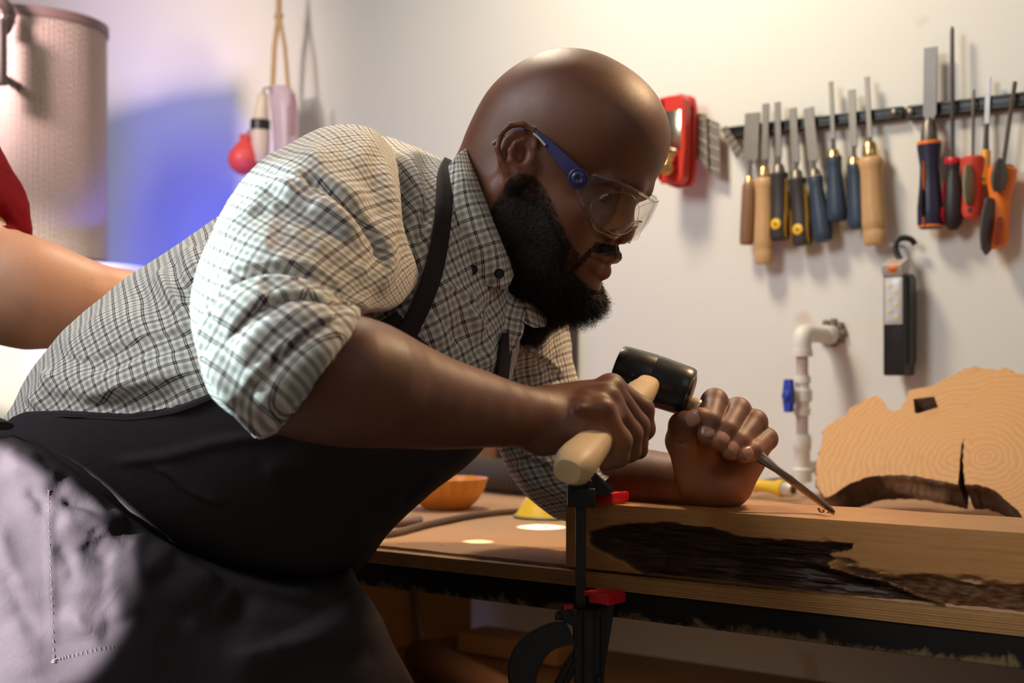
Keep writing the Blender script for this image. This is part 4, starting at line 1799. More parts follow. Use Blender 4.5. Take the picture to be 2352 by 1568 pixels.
def head_sdf(S):
    S.u(he(1.1, 0, 3.1, 8.8, 7.5, 8.0))
    S.u(he(-2.6, 0, 1.0, 5.7, 6.5, 5.8), .02)
    S.u(he(4.5, 0, 4.4, 5.7, 6.3, 5.5), .02)
    S.u(he(3.6, 0, -3.0, 5.6, 6.2, 6.4), .02)
    S.u([hc((8.2, -4.2, .7), (9.35, -1.3, 1.2), .75, .85), hc((9.35, -1.3, 1.2), (9.35, 1.3, 1.2), .85, .85), hc((9.35, 1.3, 1.2), (8.2, 4.2, .7), .85, .75)], .012)
    for s in (-1, 1):
        S.u(he(6.0, s * 4.5, -3.1, 2.6, 1.9, 1.7), .016)
        S.u(he(5.2, s * 3.7, -5.8, 3.7, 2.8, 3.2), .02)
        S.u(hchain([(0.4, s * 5.7, -4.0), (1.3, s * 5.5, -6.8), (5.5, s * 3.8, -9.2), (8.2, 0, -9.8)], [1.5, 1.7, 1.8, 1.7]), .018)
    S.u(he(8.5, 0, -9.4, 1.9, 2.2, 1.8), .012)
    S.u(he(7.2, 0, -6.2, 3.0, 3.4, 3.0), .014)
    for s in (-1, 1):
        S.s(he(9.6, s * 3.3, -.75, 1.7, 1.9, 1.25), .010)
    # nose
    S.u(hc((8.9, 0, .1), (10.0, 0, -2.6), .75, 1.0), .009)
    S.u(he(10.15, 0, -3.25, 1.05, 1.3, 1.02), .006)
    for s in (-1, 1):
        S.u(he(9.4, s * 1.75, -3.65, 1.15, .85, .85), .004)
        S.s(he(10.3, s * .75, -4.35, .5, .34, .45), .003)
        S.s(hchain([(10.5, s * 1.7, -2.7), (9.7, s * 2.35, -3.1), (9.1, s * 2.5, -4.0)], [.08, .14, .10]), .004)
    S.u(he(9.2, 0, -4.7, 1.0, 1.5, .9), .006)
    # lips
    S.u(hchain([(8.7, -2.6, -6.5), (9.8, -1.45, -5.95), (10.35, -.45, -5.62), (10.35, .45, -5.62), (9.8, 1.45, -5.95), (8.7, 2.6, -6.5)], [.25, .52, .62, .62, .52, .25]), .004)
    S.u(hchain([(8.7, -2.5, -6.75), (9.6, -1.35, -7.2), (10.1, 0, -7.35), (9.6, 1.35, -7.2), (8.7, 2.5, -6.75)], [.25, .58, .76, .58, .25]), .004)
    S.s(hchain([(9.1, -2.85, -6.6), (10.5, -1.25, -6.55), (11.1, 0, -6.45), (10.5, 1.25, -6.55), (9.1, 2.85, -6.6)], [.10, .14, .14, .14, .10]), .002)
    # eyelids
    for s in (-1, 1):
        S.u(he(7.25, s * 3.25, -.68, 1.5, 1.55, 1.32), .004)
        S.s(he(8.9, s * 3.2, -.92, 1.4, 1.42, .62), .0015)
        S.s(hchain([(8.0, s * 4.4, .05), (8.85, s * 3.3, .34), (8.65, s * 2.1, .1)], [.06, .10, .06]), .002)
        S.s(he(7.0, s * 3.2, -.7, 1.16, 1.16, 1.16), .0008)
    # ears
    for s in (-1, 1):
        ca, sa = math.cos(.42), math.sin(.42)
        A0 = HF * ca + HU * sa
        Bv = -HF * sa + HU * ca
        fl = .42
        A1 = A0 * math.cos(fl) - HL * s * math.sin(fl)
        N1 = HL * s * math.cos(fl) + A0 * math.sin(fl)
        E0 = H(.15, s * 7.0, -.75)
        RE = np.array([A1, Bv, N1])

        def e_(x, y, z):
            return E0 + (A1 * (x * 1.30 - .16) + Bv * y * 1.12 + N1 * (z * 1.25 + .05)) * CM

        def ech(pts, rr, k):
            P_ = [e_(*q) for q in pts]
            S.u(chainf(P_, [r * CM for r in rr]), k)
        S.u(ell(e_(-.1, .15, .45), RE, np.array([1.75, 2.1, .42]) * CM), .003)
        S.u(ell(e_(.45, -.2, .05), RE, np.array([1.0, 1.6, .8]) * CM), .004)
        ech([(.95, .25, .55), (1.15, 1.05, .75), (.85, 1.95, .9), (.05, 2.4, .98), (-.85, 2.2, 1.0), (-1.45, 1.4, 1.0), (-1.6, .3, .98), (-1.3, -.75, .9), (-.75, -1.6, .8)], [.20, .24, .26, .28, .29, .28, .27, .26, .28], .0018)
        S.s(group_prim(chainf([e_(.5, 1.3, 1.05), e_(-.1, 1.75, 1.1), e_(-.85, 1.45, 1.1), e_(-1.1, .5, 1.1), e_(-.95, -.5, 1.0)], [.0022, .0026, .0026, .0024, .0018]), .001), .0025)
        ech([(.25, 1.25, .75), (-.35, .85, .85), (-.65, .2, .88), (-.6, -.55, .85), (-.15, -1.1, .75)], [.16, .20, .24, .24, .22], .002)
        S.s(ell(e_(.15, -.1, 1.0), RE, np.array([.78, 1.05, .95]) * CM), .0022)
        S.s(ell(e_(.35, -.35, .35), RE, np.array([.35, .42, .6]) * CM), .002)
        S.u(ell(e_(-.25, -1.95, .62), RE, np.array([.70, .78, .42]) * CM), .0022)
        S.u(ell(e_(.85, -.35, .62), RE, np.array([.28, .45, .35]) * CM), .002)
    # neck
    S.u([rcone(P(1218, 440, 1.395), P(1162, 545, 1.42), .066, .072), rcone(P(1162, 545, 1.42), P(1085, 670, 1.46), .072, .078)], .03)
    S.u(rcone(P(1180, 395, 1.40), P(1130, 480, 1.43), .048, .052), .03)
    S.u(rcone(P(1150, 440, 1.335), P(1175, 620, 1.375), .011, .014), .012)
    return S


def pp(lst):
    """[(px,py,d,r_m)] -> points, radii"""
    return [P(a, b, c) for a, b, c, r in lst], [r for a, b, c, r in lst]


MC = P(1304, 1083, 1.10)         # mallet handle butt
MHEAD = P(1500, 873, 1.39)       # mallet head centre
MH = (MHEAD - MC) / np.linalg.norm(MHEAD - MC)


def right_arm(S):
    sh_ = P(800, 500, 1.32)
    el_ = P(668, 852, 1.08)
    S.u(rcone(sh_, el_, .050, .040), .02)
    for dd, f in ((-.007, 1), (.010, .97)):
        pts, rr = pp([(684, 870, 1.075 + dd, .0425), (800, 874, 1.06 + dd, .047 * f), (900, 898, 1.085 + dd, .0405 * f), (1000, 924, 1.11 + dd, .0340 * f), (1100, 940, 1.14 + dd, .0285 * f), (1200, 956, 1.175 + dd, .0225 * f), (1240, 958, 1.19 + dd, .0225 * f)])
        q_ = catmull(np.concatenate([np.array(pts), np.array(rr)[:, None]], 1), 13)
        S.u(group_prim(chainf(list(q_[:, :3]), list(q_[:, 3] - .0012)), .008), .012)
    # palm / back of hand
    wr = P(1245, 960, 1.192)
    mcp = {'little': P(1384, 948, 1.182), 'ring': P(1394, 918, 1.203), 'middle': P(1404, 898, 1.228), 'index': P(1406, 893, 1.256)}
    rad = {'little': .0112, 'ring': .0120, 'middle': .0122, 'index': .0120}
    for n_, off in (('little', (0, 14, -.012)), ('ring', (0, 2, -.005)), ('middle', (0, -10, .004)), ('index', (4, -14, .012))):
        b = P(1262 + off[0], 960 + off[1], 1.198 + off[2])
        S.u(rcone(b, mcp[n_], .0205, rad[n_]), .011)
    S.u(ell(P(1330, 952, 1.215), np.array([MH, np.cross(MH, UP) / np.linalg.norm(np.cross(MH, UP)), np.cross(MH, np.cross(MH, UP))]), (.040, .040, .019)), .012)
    # hypothenar heel
    S.u(rcone(P(1250, 1000, 1.178), P(1325, 998, 1.172), .0160, .0125), .012)
    S.u(ell(P(1366, 1000, 1.178), np.eye(3), (.011, .012, .009)), .006)
    fing = {
        'index': [(1406, 893, 1.256, .0118), (1474, 940, 1.268, .0106), (1480, 985, 1.275, .0092), (1462, 1008, 1.278, .0085)],
        'middle': [(1404, 898, 1.228, .0120), (1464, 978, 1.246, .0107), (1462, 1018, 1.250, .0094), (1436, 1036, 1.252, .0086)],
        'ring': [(1394, 918, 1.203, .0118), (1447, 996, 1.218, .0106), (1446, 1034, 1.222, .0094), (1415, 1050, 1.224, .0086)],
        'little': [(1384, 948, 1.182, .0108), (1424, 1012, 1.192, .0098), (1420, 1048, 1.196, .0086), (1392, 1060, 1.196, .0079)],
    }
    for i, n_ in enumerate(('index', 'middle', 'ring', 'little')):
        pts, rr = pp(fing[n_])
        F_ = Sdf()
        ch = chainf(pts, rr)
        # one finger = one smooth group, joined crisply to its neighbours
        S.u(group_prim(ch, .005), .0022)
        S.u(ell(pts[0] + np.array([-.002, -.004, .004]), np.eye(3), (.0105, .0100, .0095)), .006)
    # thumb under the handle, tip showing on the right
    pts, rr = pp([(1275, 990, 1.225, .0150), (1345, 1022, 1.262, .0135), (1415, 1032, 1.275, .0115), (1466, 1032, 1.262, .0090)])
    S.u(group_prim(chainf(pts, rr), .006), .006)
    # tendons on the back of the hand
    for n_ in ('little', 'ring', 'middle'):
        b = P(1300, 950, 1.17)
        S.u(rcone(b * .5 + mcp[n_] * .5 + np.array([-.004, -.010, .004]), mcp[n_] + np.array([0, -.006, .003]), .004, .005), .008)


def group_prim(prims, k):
    c = np.mean([p.c for p in prims], 0)
    r = max(np.linalg.norm(p.c - c) + p.r for p in prims)

    def f(p):
        d = None
        for q in prims:
            v = q.f(p)
            d = v if d is None else smin(d, v, k)
        return d
    return Prim(f, c, r)


LT = P(1582, 925, 1.385)        # chisel butt
CT = B(1917, 1180, TH + .0034) + UP * .0008     # chisel tip on the timber
NAILS = []


def left_arm(S):
    pts, rr = pp([(1150, 700, 1.52, .060), (1232, 1035, 1.60, .034), (1400, 1103, 1.515, .0385), (1500, 1108, 1.465, .0325), (1585, 1112, 1.425, .0275), (1635, 1106, 1.405, .0265)])
    q_ = catmull(np.concatenate([np.array(pts), np.array(rr)[:, None]], 1), 13)
    S.u(group_prim(chainf(list(q_[:, :3]), list(q_[:, 3] - .0012)), .008), .014)
    # palm
    MCPs = {'index': (1612, 962, 1.420, .0125), 'middle': (1660, 985, 1.424, .0128), 'ring': (1700, 1012, 1.420, .0122), 'little': (1733, 1044, 1.412, .0110)}
    for n_, b in (('index', (1610, 1090, 1.412)), ('middle', (1640, 1100, 1.412)), ('ring', (1668, 1104, 1.410)), ('little', (1682, 1106, 1.405))):
        q = MCPs[n_]
        S.u(rcone(P(*b), P(q[0], q[1], q[2]), .0190, q[3] + .002), .012)
    # thenar, hypothenar
    S.u(ell(P(1600, 1055, 1.392), HR_TH, (.033, .020, .017)), .012)
    S.u(rcone(P(1672, 1112, 1.392), P(1722, 1055, 1.398), .0190, .0150), .012)
    S.u(ell(P(1650, 1122, 1.398), np.eye(3), (.026, .02, .016)), .014)
    fing = {
        'index': [(1612, 962, 1.420, .0128), (1641, 923, 1.384, .0130), (1630, 968, 1.356, .0112), (1622, 1000, 1.349, .0088)],
        'middle': [(1660, 985, 1.424, .0128), (1694, 944, 1.386, .0132), (1668, 990, 1.356, .0116), (1653, 1015, 1.346, .0092)],
        'ring': [(1700, 1012, 1.420, .0124), (1733, 970, 1.384, .0125), (1698, 1015, 1.354, .0108), (1677, 1036, 1.346, .0088)],
        'little': [(1733, 1044, 1.412, .0112), (1761, 1008, 1.382, .0105), (1729, 1035, 1.354, .0093), (1706, 1044, 1.346, .0082)],
    }
    for n_ in ('index', 'middle', 'ring', 'little'):
        pts, rr = pp(fing[n_])
        S.u(group_prim(chainf(pts, rr), .004), .0018)
        tip, dip = pts[3], pts[2]
        ax = (tip - dip) / np.linalg.norm(tip - dip)
        nrm = np.array([-.10, -1, .05])
        nrm -= ax * (nrm @ ax)
        nrm /= np.linalg.norm(nrm)
        R3 = np.array([ax, np.cross(nrm, ax), nrm])
        c = tip + ax * .0018 + nrm * rr[3] * .62
        NAILS.append((tip - ax * .0010, R3, rr[3] + .0006, .0062, .86))
    pts, rr = pp([(1588, 1075, 1.395, .0170), (1566, 1012, 1.378, .0150), (1568, 978, 1.366, .0128), (1608, 957, 1.354, .0088)])
    S.u(group_prim(chainf(pts, rr), .006), .004)
    S.u(ell(P(1604, 960, 1.355), np.eye(3), (.0105, .0095, .0085)), .004)
    tip, dip = pts[3], pts[2]
    ax = (tip - dip) / np.linalg.norm(tip - dip)
    nrm = np.array([-.10, -.95, .28])
    nrm -= ax * (nrm @ ax)
    nrm /= np.linalg.norm(nrm)
    c = tip - ax * .0015 + nrm * .0062
    NAILS.append((tip - ax * .0030, np.array([ax, np.cross(nrm, ax), nrm]), rr[3] + .0028, .0080, .80))
    # creases: thumb base, palm line
    S.s(chainf([P(1548, 1018, 1.362), P(1575, 1018, 1.362), P(1606, 1000, 1.362)], [.0006, .0014, .0008]), .003)
    


HR_TH = np.array([[.25, 0, .968], [.968, 0, -.25], [0, 1., 0]])

root = bpy.data.objects.new('person', None)
root.location = (P(250, 1200, 1.30)[0], 1.30, 0)
COL.objects.link(root)
tag(root, 'bald bearded man in checked shirt and dark apron bending over the bench', 'person')

S = Sdf()
head_sdf(S)
right_arm(S)
left_arm(S)
# trunk under the clothes
S.u([rcone(P(1060, 690, 1.46), P(700, 880, 1.44), .065, .085), rcone(P(700, 880, 1.44), P(330, 1130, 1.43), .085, .085)], .04)
S.u(rcone(P(880, 560, 1.36), P(1120, 720, 1.50), .045, .045), .03)
BODYRES = .0015
V, F = S.mesh(BODYRES)
V = relax(V, F, 1, .4)
# ---- tint attributes (true skin / nail / lip / stubble colour)
loc = (V - HO) @ HR.T / CM
f_, l_, u_ = loc.T
al_ = np.abs(l_)
head_near = np.linalg.norm(V - HO, axis=1) < .18


def blob(f0, l0, u0, a, b, c):
    return np.exp(-(((f_ - f0) / a) ** 2 + ((al_ - l0) / b) ** 2 + ((u_ - u0) / c) ** 2)) * head_near


lip = np.clip(blob(10.5, 0, -5.85, 1.2, 1.6, .42) * 1.5 + blob(10.4, 0, -7.35, 1.3, 1.7, .60) * 1.6, 0, 1)
brow_c = np.array([(9.7, 1.2, .85), (9.3, 2.5, 1.25), (8.6, 3.9, 1.1), (7.6, 4.9, .45)])
brow = np.zeros(len(V))
for a, b in zip(brow_c[:-1], brow_c[1:]):
    for t in np.linspace(0, 1, 5):
        c = a + (b - a) * t
        brow = np.maximum(brow, np.exp(-(((f_ - c[0]) / 1.2) ** 2 + ((al_ - c[1]) / .42) ** 2 + ((u_ - c[2]) / .34) ** 2)))
brow = np.clip(brow * 1.3, 0, 1) * head_near
# stubble of the cropped beard and the shaved scalp
def beard_mask(f_, al_, u_, soft=1.0):
    fe = np.minimum(3.5 + (-u_ - 2.0) * 1.12, 8.6)
    front = np.clip((fe - f_ + .3) / (1.5 * soft), 0, 1)
    fr = 1.0 - (-u_ - 3.0) * .15
    rear = np.clip((f_ - fr + .5) / (1.1 * soft), 0, 1)
    topm = np.clip((-u_ - 1.6) / (2.6 * soft), 0, 1)
    low_ = np.clip((-u_ - 9.1 + .9 * np.clip((al_ - 1.6) / 1.5, 0, 1)) / (.7 * soft), 0, 1)
    ring = .8 * np.clip(1 - np.abs(al_ - 3.35) / .55, 0, 1) * np.clip((-u_ - 5.4) / .8, 0, 1) * (f_ > 7.2)
    return np.clip(np.maximum(np.maximum(front, low_), ring) * rear * topm, 0, 1)


stub = beard_mask(f_, al_, u_) * head_near
stub = np.maximum(stub, .95 * np.clip(1.15 - np.abs(u_ + 4.95 + .16 * al_) / .5, 0, 1) * (f_ > 8.2) * (al_ < 3.2) * head_near)
scalp = np.clip((u_ - 6.0 + .35 * np.maximum(0, f_ - 2)) / 4, 0, 1) * np.clip((5.5 - f_) / 3, 0, 1) * head_near * .35
stub_s = np.clip(np.maximum(stub, scalp), 0, 1)
Nn = vert_normals(V, F)
BODYV, BODYN = V, Nn
# palms are lighter than the back of the hand
dl = np.linalg.norm(V - P(1640, 1060, 1.38), axis=1)
palm = np.clip(1.5 - dl / .05, 0, 1) * np.clip(-Nn[:, 1] * 1.4, 0, 1) * np.clip((V[:, 2] * -1 + P(0, 985, 1.38)[2]) / .01, 0, 1)
tips = np.zeros(len(V))
for c, R3, rad, ln_, wd_ in NAILS:
    tips = np.maximum(tips, np.exp(-(np.linalg.norm(V - (c + R3[0] * .004), axis=1) / .009) ** 2))
d2 = np.linalg.norm(V - P(1385, 1010, 1.18), axis=1)
palm2 = np.exp(-(d2 / .02) ** 2)
palm = np.clip(np.maximum(palm, np.maximum(tips * .8, palm2)), 0, 1)
ear_t = blob(0, 8.2, -.6, 2.0, .9, 2.6)


def skin_mat():
    t = NT('dark_brown_skin')
    v = t.coords()
    g = lambda n: t.add('ShaderNodeAttribute', attribute_name=n).outputs['Fac']
    n = t.noise(v, 22, 4)
    c = t.mix(n, (.120, .039, .017), (.168, .058, .026))
    c = t.mix(t.math('MULTIPLY', g('palm'), .75), c, (.48, .185, .075))
    c = t.mix(t.math('MULTIPLY', g('ear'), .7), c, (.27, .10, .05))
    c = t.mix(t.math('MULTIPLY', g('lip'), .5), c, (.26, .085, .07))
    sn = t.math('MULTIPLY_ADD', t.noise(v, 520, 3, .75), 1.6, -.8)
    sf = t.math('ADD', g('stub'), t.math('MULTIPLY', sn, t.math('MULTIPLY', g('stub'), t.math('SUBTRACT', 1.25, g('stub')))), clamp=True)
    c = t.mix(t.math('MULTIPLY', sf, .95), c, (.010, .006, .0045))
    c = t.mix(t.math('MULTIPLY', g('brow'), .9), c, (.006, .004, .003))
    r = t.math('MULTIPLY_ADD', t.noise(v, 60, 3), .15, .40)
    t.set(base=c, rough=r, spec=.5, sss=.06)
    t.b.inputs['Subsurface Radius'].default_value = (1.0, .35, .2)
    t.b.inputs['Subsurface Scale'].default_value = .006
    pore = t.noise(v, 1300, 2, .6)
    wr = t.noise(v, 160, 3, .6)
    t.bump(t.math('ADD', pore, t.math('MULTIPLY', wr, .35)), .34, .0006)
    return t.m


SKIN = skin_mat()
body = mesh_obj('body', V, F, SKIN, root, attr={'lip': lip, 'brow': brow, 'stub': stub_s, 'palm': palm, 'ear': ear_t})
NAILM = NT('fingernail')
NAILM.set(base=(.42, .21, .15), rough=.28, spec=.5)
for c, R3, rad, ln_, wd_ in NAILS:
    rows_ = []
    for v_ in np.linspace(-1, 1, 15):
        # rounded outline: the free edge a soft arc, the root a half moon
        w_ = wd_ * (1 - abs(v_) ** 3.2 * .75) ** .5
        row = []
        for uq in np.linspace(-1, 1, 13):
            th = uq * w_
            lift = rad - .0010 * max(0, v_) ** 2 + .0002 * (1 - v_ * v_) - (.0012 if abs(uq) > .99 else 0)
            row.append(c + R3[0] * (v_ * ln_ - .0006 * uq * uq) + (R3[2] * math.cos(th) + R3[1] * math.sin(th)) * lift)
        rows_.append(row)
    rows_[0] = [q - R3[2] * .0012 for q in rows_[0]]
    rows_[-1] = [q - R3[2] * .0010 for q in rows_[-1]]
    m = MB()
    G = np.array(rows_)
    fcs = grid_faces(15, 13)
    nn_ = np.cross(G[7, 7] - G[7, 6], G[8, 6] - G[7, 6]) @ R3[2]
    m.add(G.reshape(-1, 3), (fcs if nn_ > 0 else fcs[:, ::-1]).tolist())
    m.build('fingernail', NAILM.m, body, sharp=80)

# ------------------------------------------------------------------ eyes
eye_m = NT('eye')
eye_m.set(base=(.78, .70, .62), rough=.12)
iris = simple('iris_brown', (.012, .006, .004), .06)
for s in (-1, 1):
    m = MB()
    c = H(7.0, s * 3.2, -.7)
    m.lathe(c - HF * .0125, c + HF * .0125, [(.5 - .5 * math.cos(a), max(.0001, .0125 * math.sin(a))) for a in np.linspace(0, math.pi, 18)], 24)
    eo = m.build('eye', eye_m.m, root)
    m = MB()
    gz = HF * .93 - HU * .36
    gz /= np.linalg.norm(gz)
    m.lathe(c + gz * .0104, c + gz * .0131, [(0, .0064), (.5, .0050), (.9, .0022), (1, .0005)], 20)
    m.build('iris', iris, eo)

# ------------------------------------------------------------------ beard
HS = head_sdf(Sdf())


def beard_f(p):
    q = (p - HO) @ HR.T / CM
    a_ = np.abs(q[:, 1])
    mk = beard_mask(q[:, 0], a_, q[:, 2], 1.0)
    T = .0003 + .0060 * np.clip((-q[:, 2] - 4.4) / 5, 0, 1) + .004 * np.clip((q[:, 0] - 3) / 5, 0, 1) * np.clip((-q[:, 2] - 8) / 2, 0, 1)
    return HS.ev(p) - (-.004 + (T + .004) * np.clip((mk - .5) * 2.2, 0, 1))


BSt = Sdf()
BSt.u(Prim(beard_f, H(4.5, 0, -7.0), .090), .004)
for s in (-1, 1):
    BSt.u(hchain([(8.6, s * 3.0, -6.3), (9.6, s * 1.9, -5.35), (10.15, s * .6, -4.95)], [.28, .40, .36]), .004)
BSt.u(hchain([(8.2, 0, -10.7), (8.9, 0, -11.3)], [1.7, 1.5]), .010)
BSt.u(hchain([(8.2, -1.3, -10.8), (8.8, -.9, -11.5)], [1.3, 1.1]), .010)
BV, BF = BSt.mesh(.0021)
BN = vert_normals(BV, BF)
BV = BV + BN * (fbm(BV * 260, 3) * (.0004 + .0012 * np.clip((-((BV - HO) @ HU) / CM - 7) / 3, 0, 1)))[:, None]
bm_ = NT('beard_hair')
bn = bm_.noise(bm_.coords(), 320, 3, .7)
bm_.set(base=bm_.mix(bn, (.0025, .0018, .0015), (.022, .012, .008)), rough=.75, spec=.25)
bm_.bump(bn, 1.0, .003)
beard = mesh_obj('beard', BV, BF, bm_.m, root)
# strands: thin curved prisms growing from the beard surface
rs = np.random.RandomState(11)
lo_ = (BV - HO) @ HR.T / CM
w = np.clip(.5 + (lo_[:, 0] - 2) * .09 + (-lo_[:, 2] - 7) * .12, .12, 1.6) * (BN[:, 1] < .75)
w = w / w.sum()
ns = 26000
ix = rs.choice(len(BV), ns, p=w)
p0 = BV[ix] - BN[ix] * .0015
bd = np.clip((-lo_[ix, 2] - 8.6) / 2.4, 0, 1) * np.clip((lo_[ix, 0] - 4) / 4, 0, 1)
ln = .0040 * rs.uniform(.5, 1.2, ns) + .011 * bd * rs.uniform(.3, 1.15, ns)
mst = lo_[ix, 2] > -7.0
ln = np.where(mst, .0018, ln)
dirn = BN[ix] * .65 + np.array([0, 0, -.55]) + rs.normal(0, .42, (ns, 3))
dirn /= np.linalg.norm(dirn, axis=1)[:, None]
side = np.cross(dirn, rs.normal(0, 1, (ns, 3)))
side /= np.linalg.norm(side, axis=1)[:, None]
side2 = np.cross(dirn, side)
K = 5
# short fringe growing straight from the skin where the beard fades out
fr_i = np.nonzero((stub_s > .12) & (stub_s < .97) & head_near & (u_ < -1.5) & (l_ < 3))[0]
fi_ = rs.choice(fr_i, 9000)
p0 = np.concatenate([p0, BODYV[fi_]])
nf_ = BODYN[fi_]
df_ = nf_ * .35 + (-HU * .8 + HF * .25) + rs.normal(0, .25, (9000, 3))
df_ /= np.linalg.norm(df_, axis=1)[:, None]
sf_ = np.cross(df_, rs.normal(0, 1, (9000, 3)))
sf_ /= np.linalg.norm(sf_, axis=1)[:, None]
dirn = np.concatenate([dirn, df_])
side = np.concatenate([side, sf_])
side2 = np.concatenate([side2, np.cross(df_, sf_)])
lf_ = rs.uniform(.0012, .0034, 9000) * np.where(f_[fi_] > 8, .45, 1.0)
ln = np.concatenate([ln, lf_])
ns += 9000
pts = []
ph = rs.uniform(0, 6.28, ns)
for k in range(K + 1):
    t = k / K
    cur = side * (np.sin(ph + t * 5.5) - np.sin(ph))[:, None] + side2 * (np.cos(ph + t * 5.5) - np.cos(ph))[:, None]
    pts.append(p0 + dirn * (ln * t)[:, None] + cur * (ln * .20)[:, None])
HV, HFc = [], []
rad0 = .00017
for k in range(K + 1):
    r = rad0 * (1 - .55 * k / K)
    for a in range(3):
        an = a * 2.0944
        HV.append(pts[k] + (side * math.cos(an) + side2 * math.sin(an)) * r)
HV = np.stack(HV, 1).reshape(-1, 3)          # ns*(K+1)*3
b0 = (np.arange(ns) * (K + 1) * 3)[:, None]
fl = []
for k in range(K):
    for a in range(3):
        a2 = (a + 1) % 3
        fl.append([k * 3 + a, k * 3 + a2, (k + 1) * 3 + a2, (k + 1) * 3 + a])
fl = np.array(fl)
HFc = (b0[:, :, None] + fl[None]).reshape(-1, 4)
hm = NT('beard_strands')
hm.set(base=(.014, .008, .0055), rough=.45, spec=.4)
ho = mesh_obj('curly_hair', HV, HFc, hm.m, beard)
ho['kind'] = 'stuff'

# ================================================================== cloth
def plaid_mat(scale=.0135):
    t = NT('checked_cotton')
    tc = t.add('ShaderNodeTexCoord')
    sp = t.add('ShaderNodeSeparateXYZ')
    t.link(tc.outputs['UV'], sp.inputs[0])

    def stripes(c):
        f = t.math('FRACT', t.math('DIVIDE', c, scale))
        d = t.math('ABSOLUTE', t.math('SUBTRACT', f, .5))          # 0 at the band centre, .5 at the dark pair
        e = t.math('SUBTRACT', .5, d)                               # 0 at dark pair centre
        l = t.math('ABSOLUTE', t.math('SUBTRACT', e, .062))
        line = t.math('SUBTRACT', 1.0, t.math('MULTIPLY', l, 17.), clamp=True)
        line = t.math('MULTIPLY', line, 1.9, clamp=True)
        band = t.math('SUBTRACT', 1.0, t.math('MULTIPLY', t.math('SUBTRACT', d, .10), 12.), clamp=True)
        return line, band
    lu, bu = stripes(sp.outputs[0])
    lv, bv = stripes(sp.outputs[1])
    nz = t.noise(tc.outputs['UV'], 2200, 2, .7)
    base = t.mix(nz, (.86, .82, .75), (.72, .68, .62))
    g = t.math('MULTIPLY', t.math('ADD', bu, bv), .5)
    c = t.mix(t.math('MULTIPLY', g, .80), base, (.19, .195, .155))
    l = t.math('MULTIPLY', t.math('ADD', t.math('MULTIPLY', lu, .78), t.math('MULTIPLY', lv, .78)), 1.0, clamp=True)
    c = t.mix(l, c, (.034, .014, .018))
    t.set(base=c, rough=.85, spec=.2, sheen=.15)
    t.bump(nz, .25, .0004)
    return t.m


PLAID = plaid_mat()


def loft(stations, m, n, p=2.0, start=0.0):
    """stations: (A, B, depth, half depth, shift) in image points; returns grid (m, n, 3), closed round"""
    st = []
    for s in stations:
        A, Bq, d, hd = s[:4]
        sh = s[4] if len(s) > 4 else (0, 0)
        st.append([A[0], A[1], Bq[0], Bq[1], d, hd, sh[0], sh[1]])
    C_ = catmull(st, m)
    G = np.zeros((m, n, 3))
    for j in range(n):
        a = start + 2 * math.pi * j / n
        ca, sa = math.cos(a), math.sin(a)
        ca_ = math.copysign(abs(ca) ** (2 / p), ca)
        sa_ = math.copysign(abs(sa) ** (2 / p), sa)
        cx = (C_[:, 0] + C_[:, 2]) / 2 + (C_[:, 0] - C_[:, 2]) / 2 * ca_ - sa_ * C_[:, 6] * -1
        cy = (C_[:, 1] + C_[:, 3]) / 2 + (C_[:, 1] - C_[:, 3]) / 2 * ca_ - sa_ * C_[:, 7] * -1
        d = C_[:, 4] - C_[:, 5] * sa_
        # shift applies to the near half (+sa)
        G[:, j, 0] = (cx - 1176) / FPX * d
        G[:, j, 1] = d
        G[:, j, 2] = ZC - (cy - HOR) / FPX * d
    return G


def grid_uv(G, closed=True):
    m, n = G.shape[:2]
    dv = np.linalg.norm(np.diff(G, axis=0), axis=2)
    v = np.concatenate([np.zeros((1, n)), np.cumsum(dv, 0)])
    mid = v[m // 2].mean()
    v = v - v[m // 2][None] + mid
    Gc = np.concatenate([G, G[:, :1]], 1) if closed else G
    du = np.linalg.norm(np.diff(Gc, axis=1), axis=2)
    u = np.concatenate([np.zeros((m, 1)), np.cumsum(du, 1)], 1)
    ref = (n // 4)
    u = u - u[:, ref:ref + 1]
    return u, v


def displace(G, folds, closed=True, noise=.0012, nscale=(14, 14, 14), seed=0, outward=None):
    N = grid_normals(G, closed)
    cen = G.mean(axis=1, keepdims=True)
    s = np.sign(((G - cen) * N).sum(-1).mean())
    N = N * (s if s != 0 else 1)
    d = folds_disp(G[..., 0], G[..., 1], G[..., 2], N[..., 1], folds)
    d = d + fbm(G * np.array(nscale) + seed, 3) * noise
    return G + N * d[..., None], N, s


def cloth_obj(name, G, mat, parent, closed=True, keep=None, uvG=None, flip=False):
    m, n = G.shape[:2]
    u, v = grid_uv(uvG if uvG is not None else G, closed)
    if closed:
        G2 = np.concatenate([G, G[:, :1]], 1)
    else:
        G2 = G
    F_ = grid_faces(m, G2.shape[1])
    if keep is not None:
        k2 = np.concatenate([keep, keep[:, :1]], 1) if closed else keep
        k2 = k2.reshape(-1)
        F_ = F_[k2[F_].all(1)]
    if flip:
        F_ = F_[:, ::-1]
    Vv = G2.reshape(-1, 3)
    uv = np.stack([u.reshape(-1) if closed else u.reshape(-1), (np.concatenate([v, v[:, :1]], 1) if closed else v).reshape(-1)], -1)
    used = np.unique(F_)
    mp = np.full(len(Vv), -1)
    mp[used] = np.arange(len(used))
    return mesh_obj(name, Vv[used], mp[F_], mat, parent, uv=uv[used])


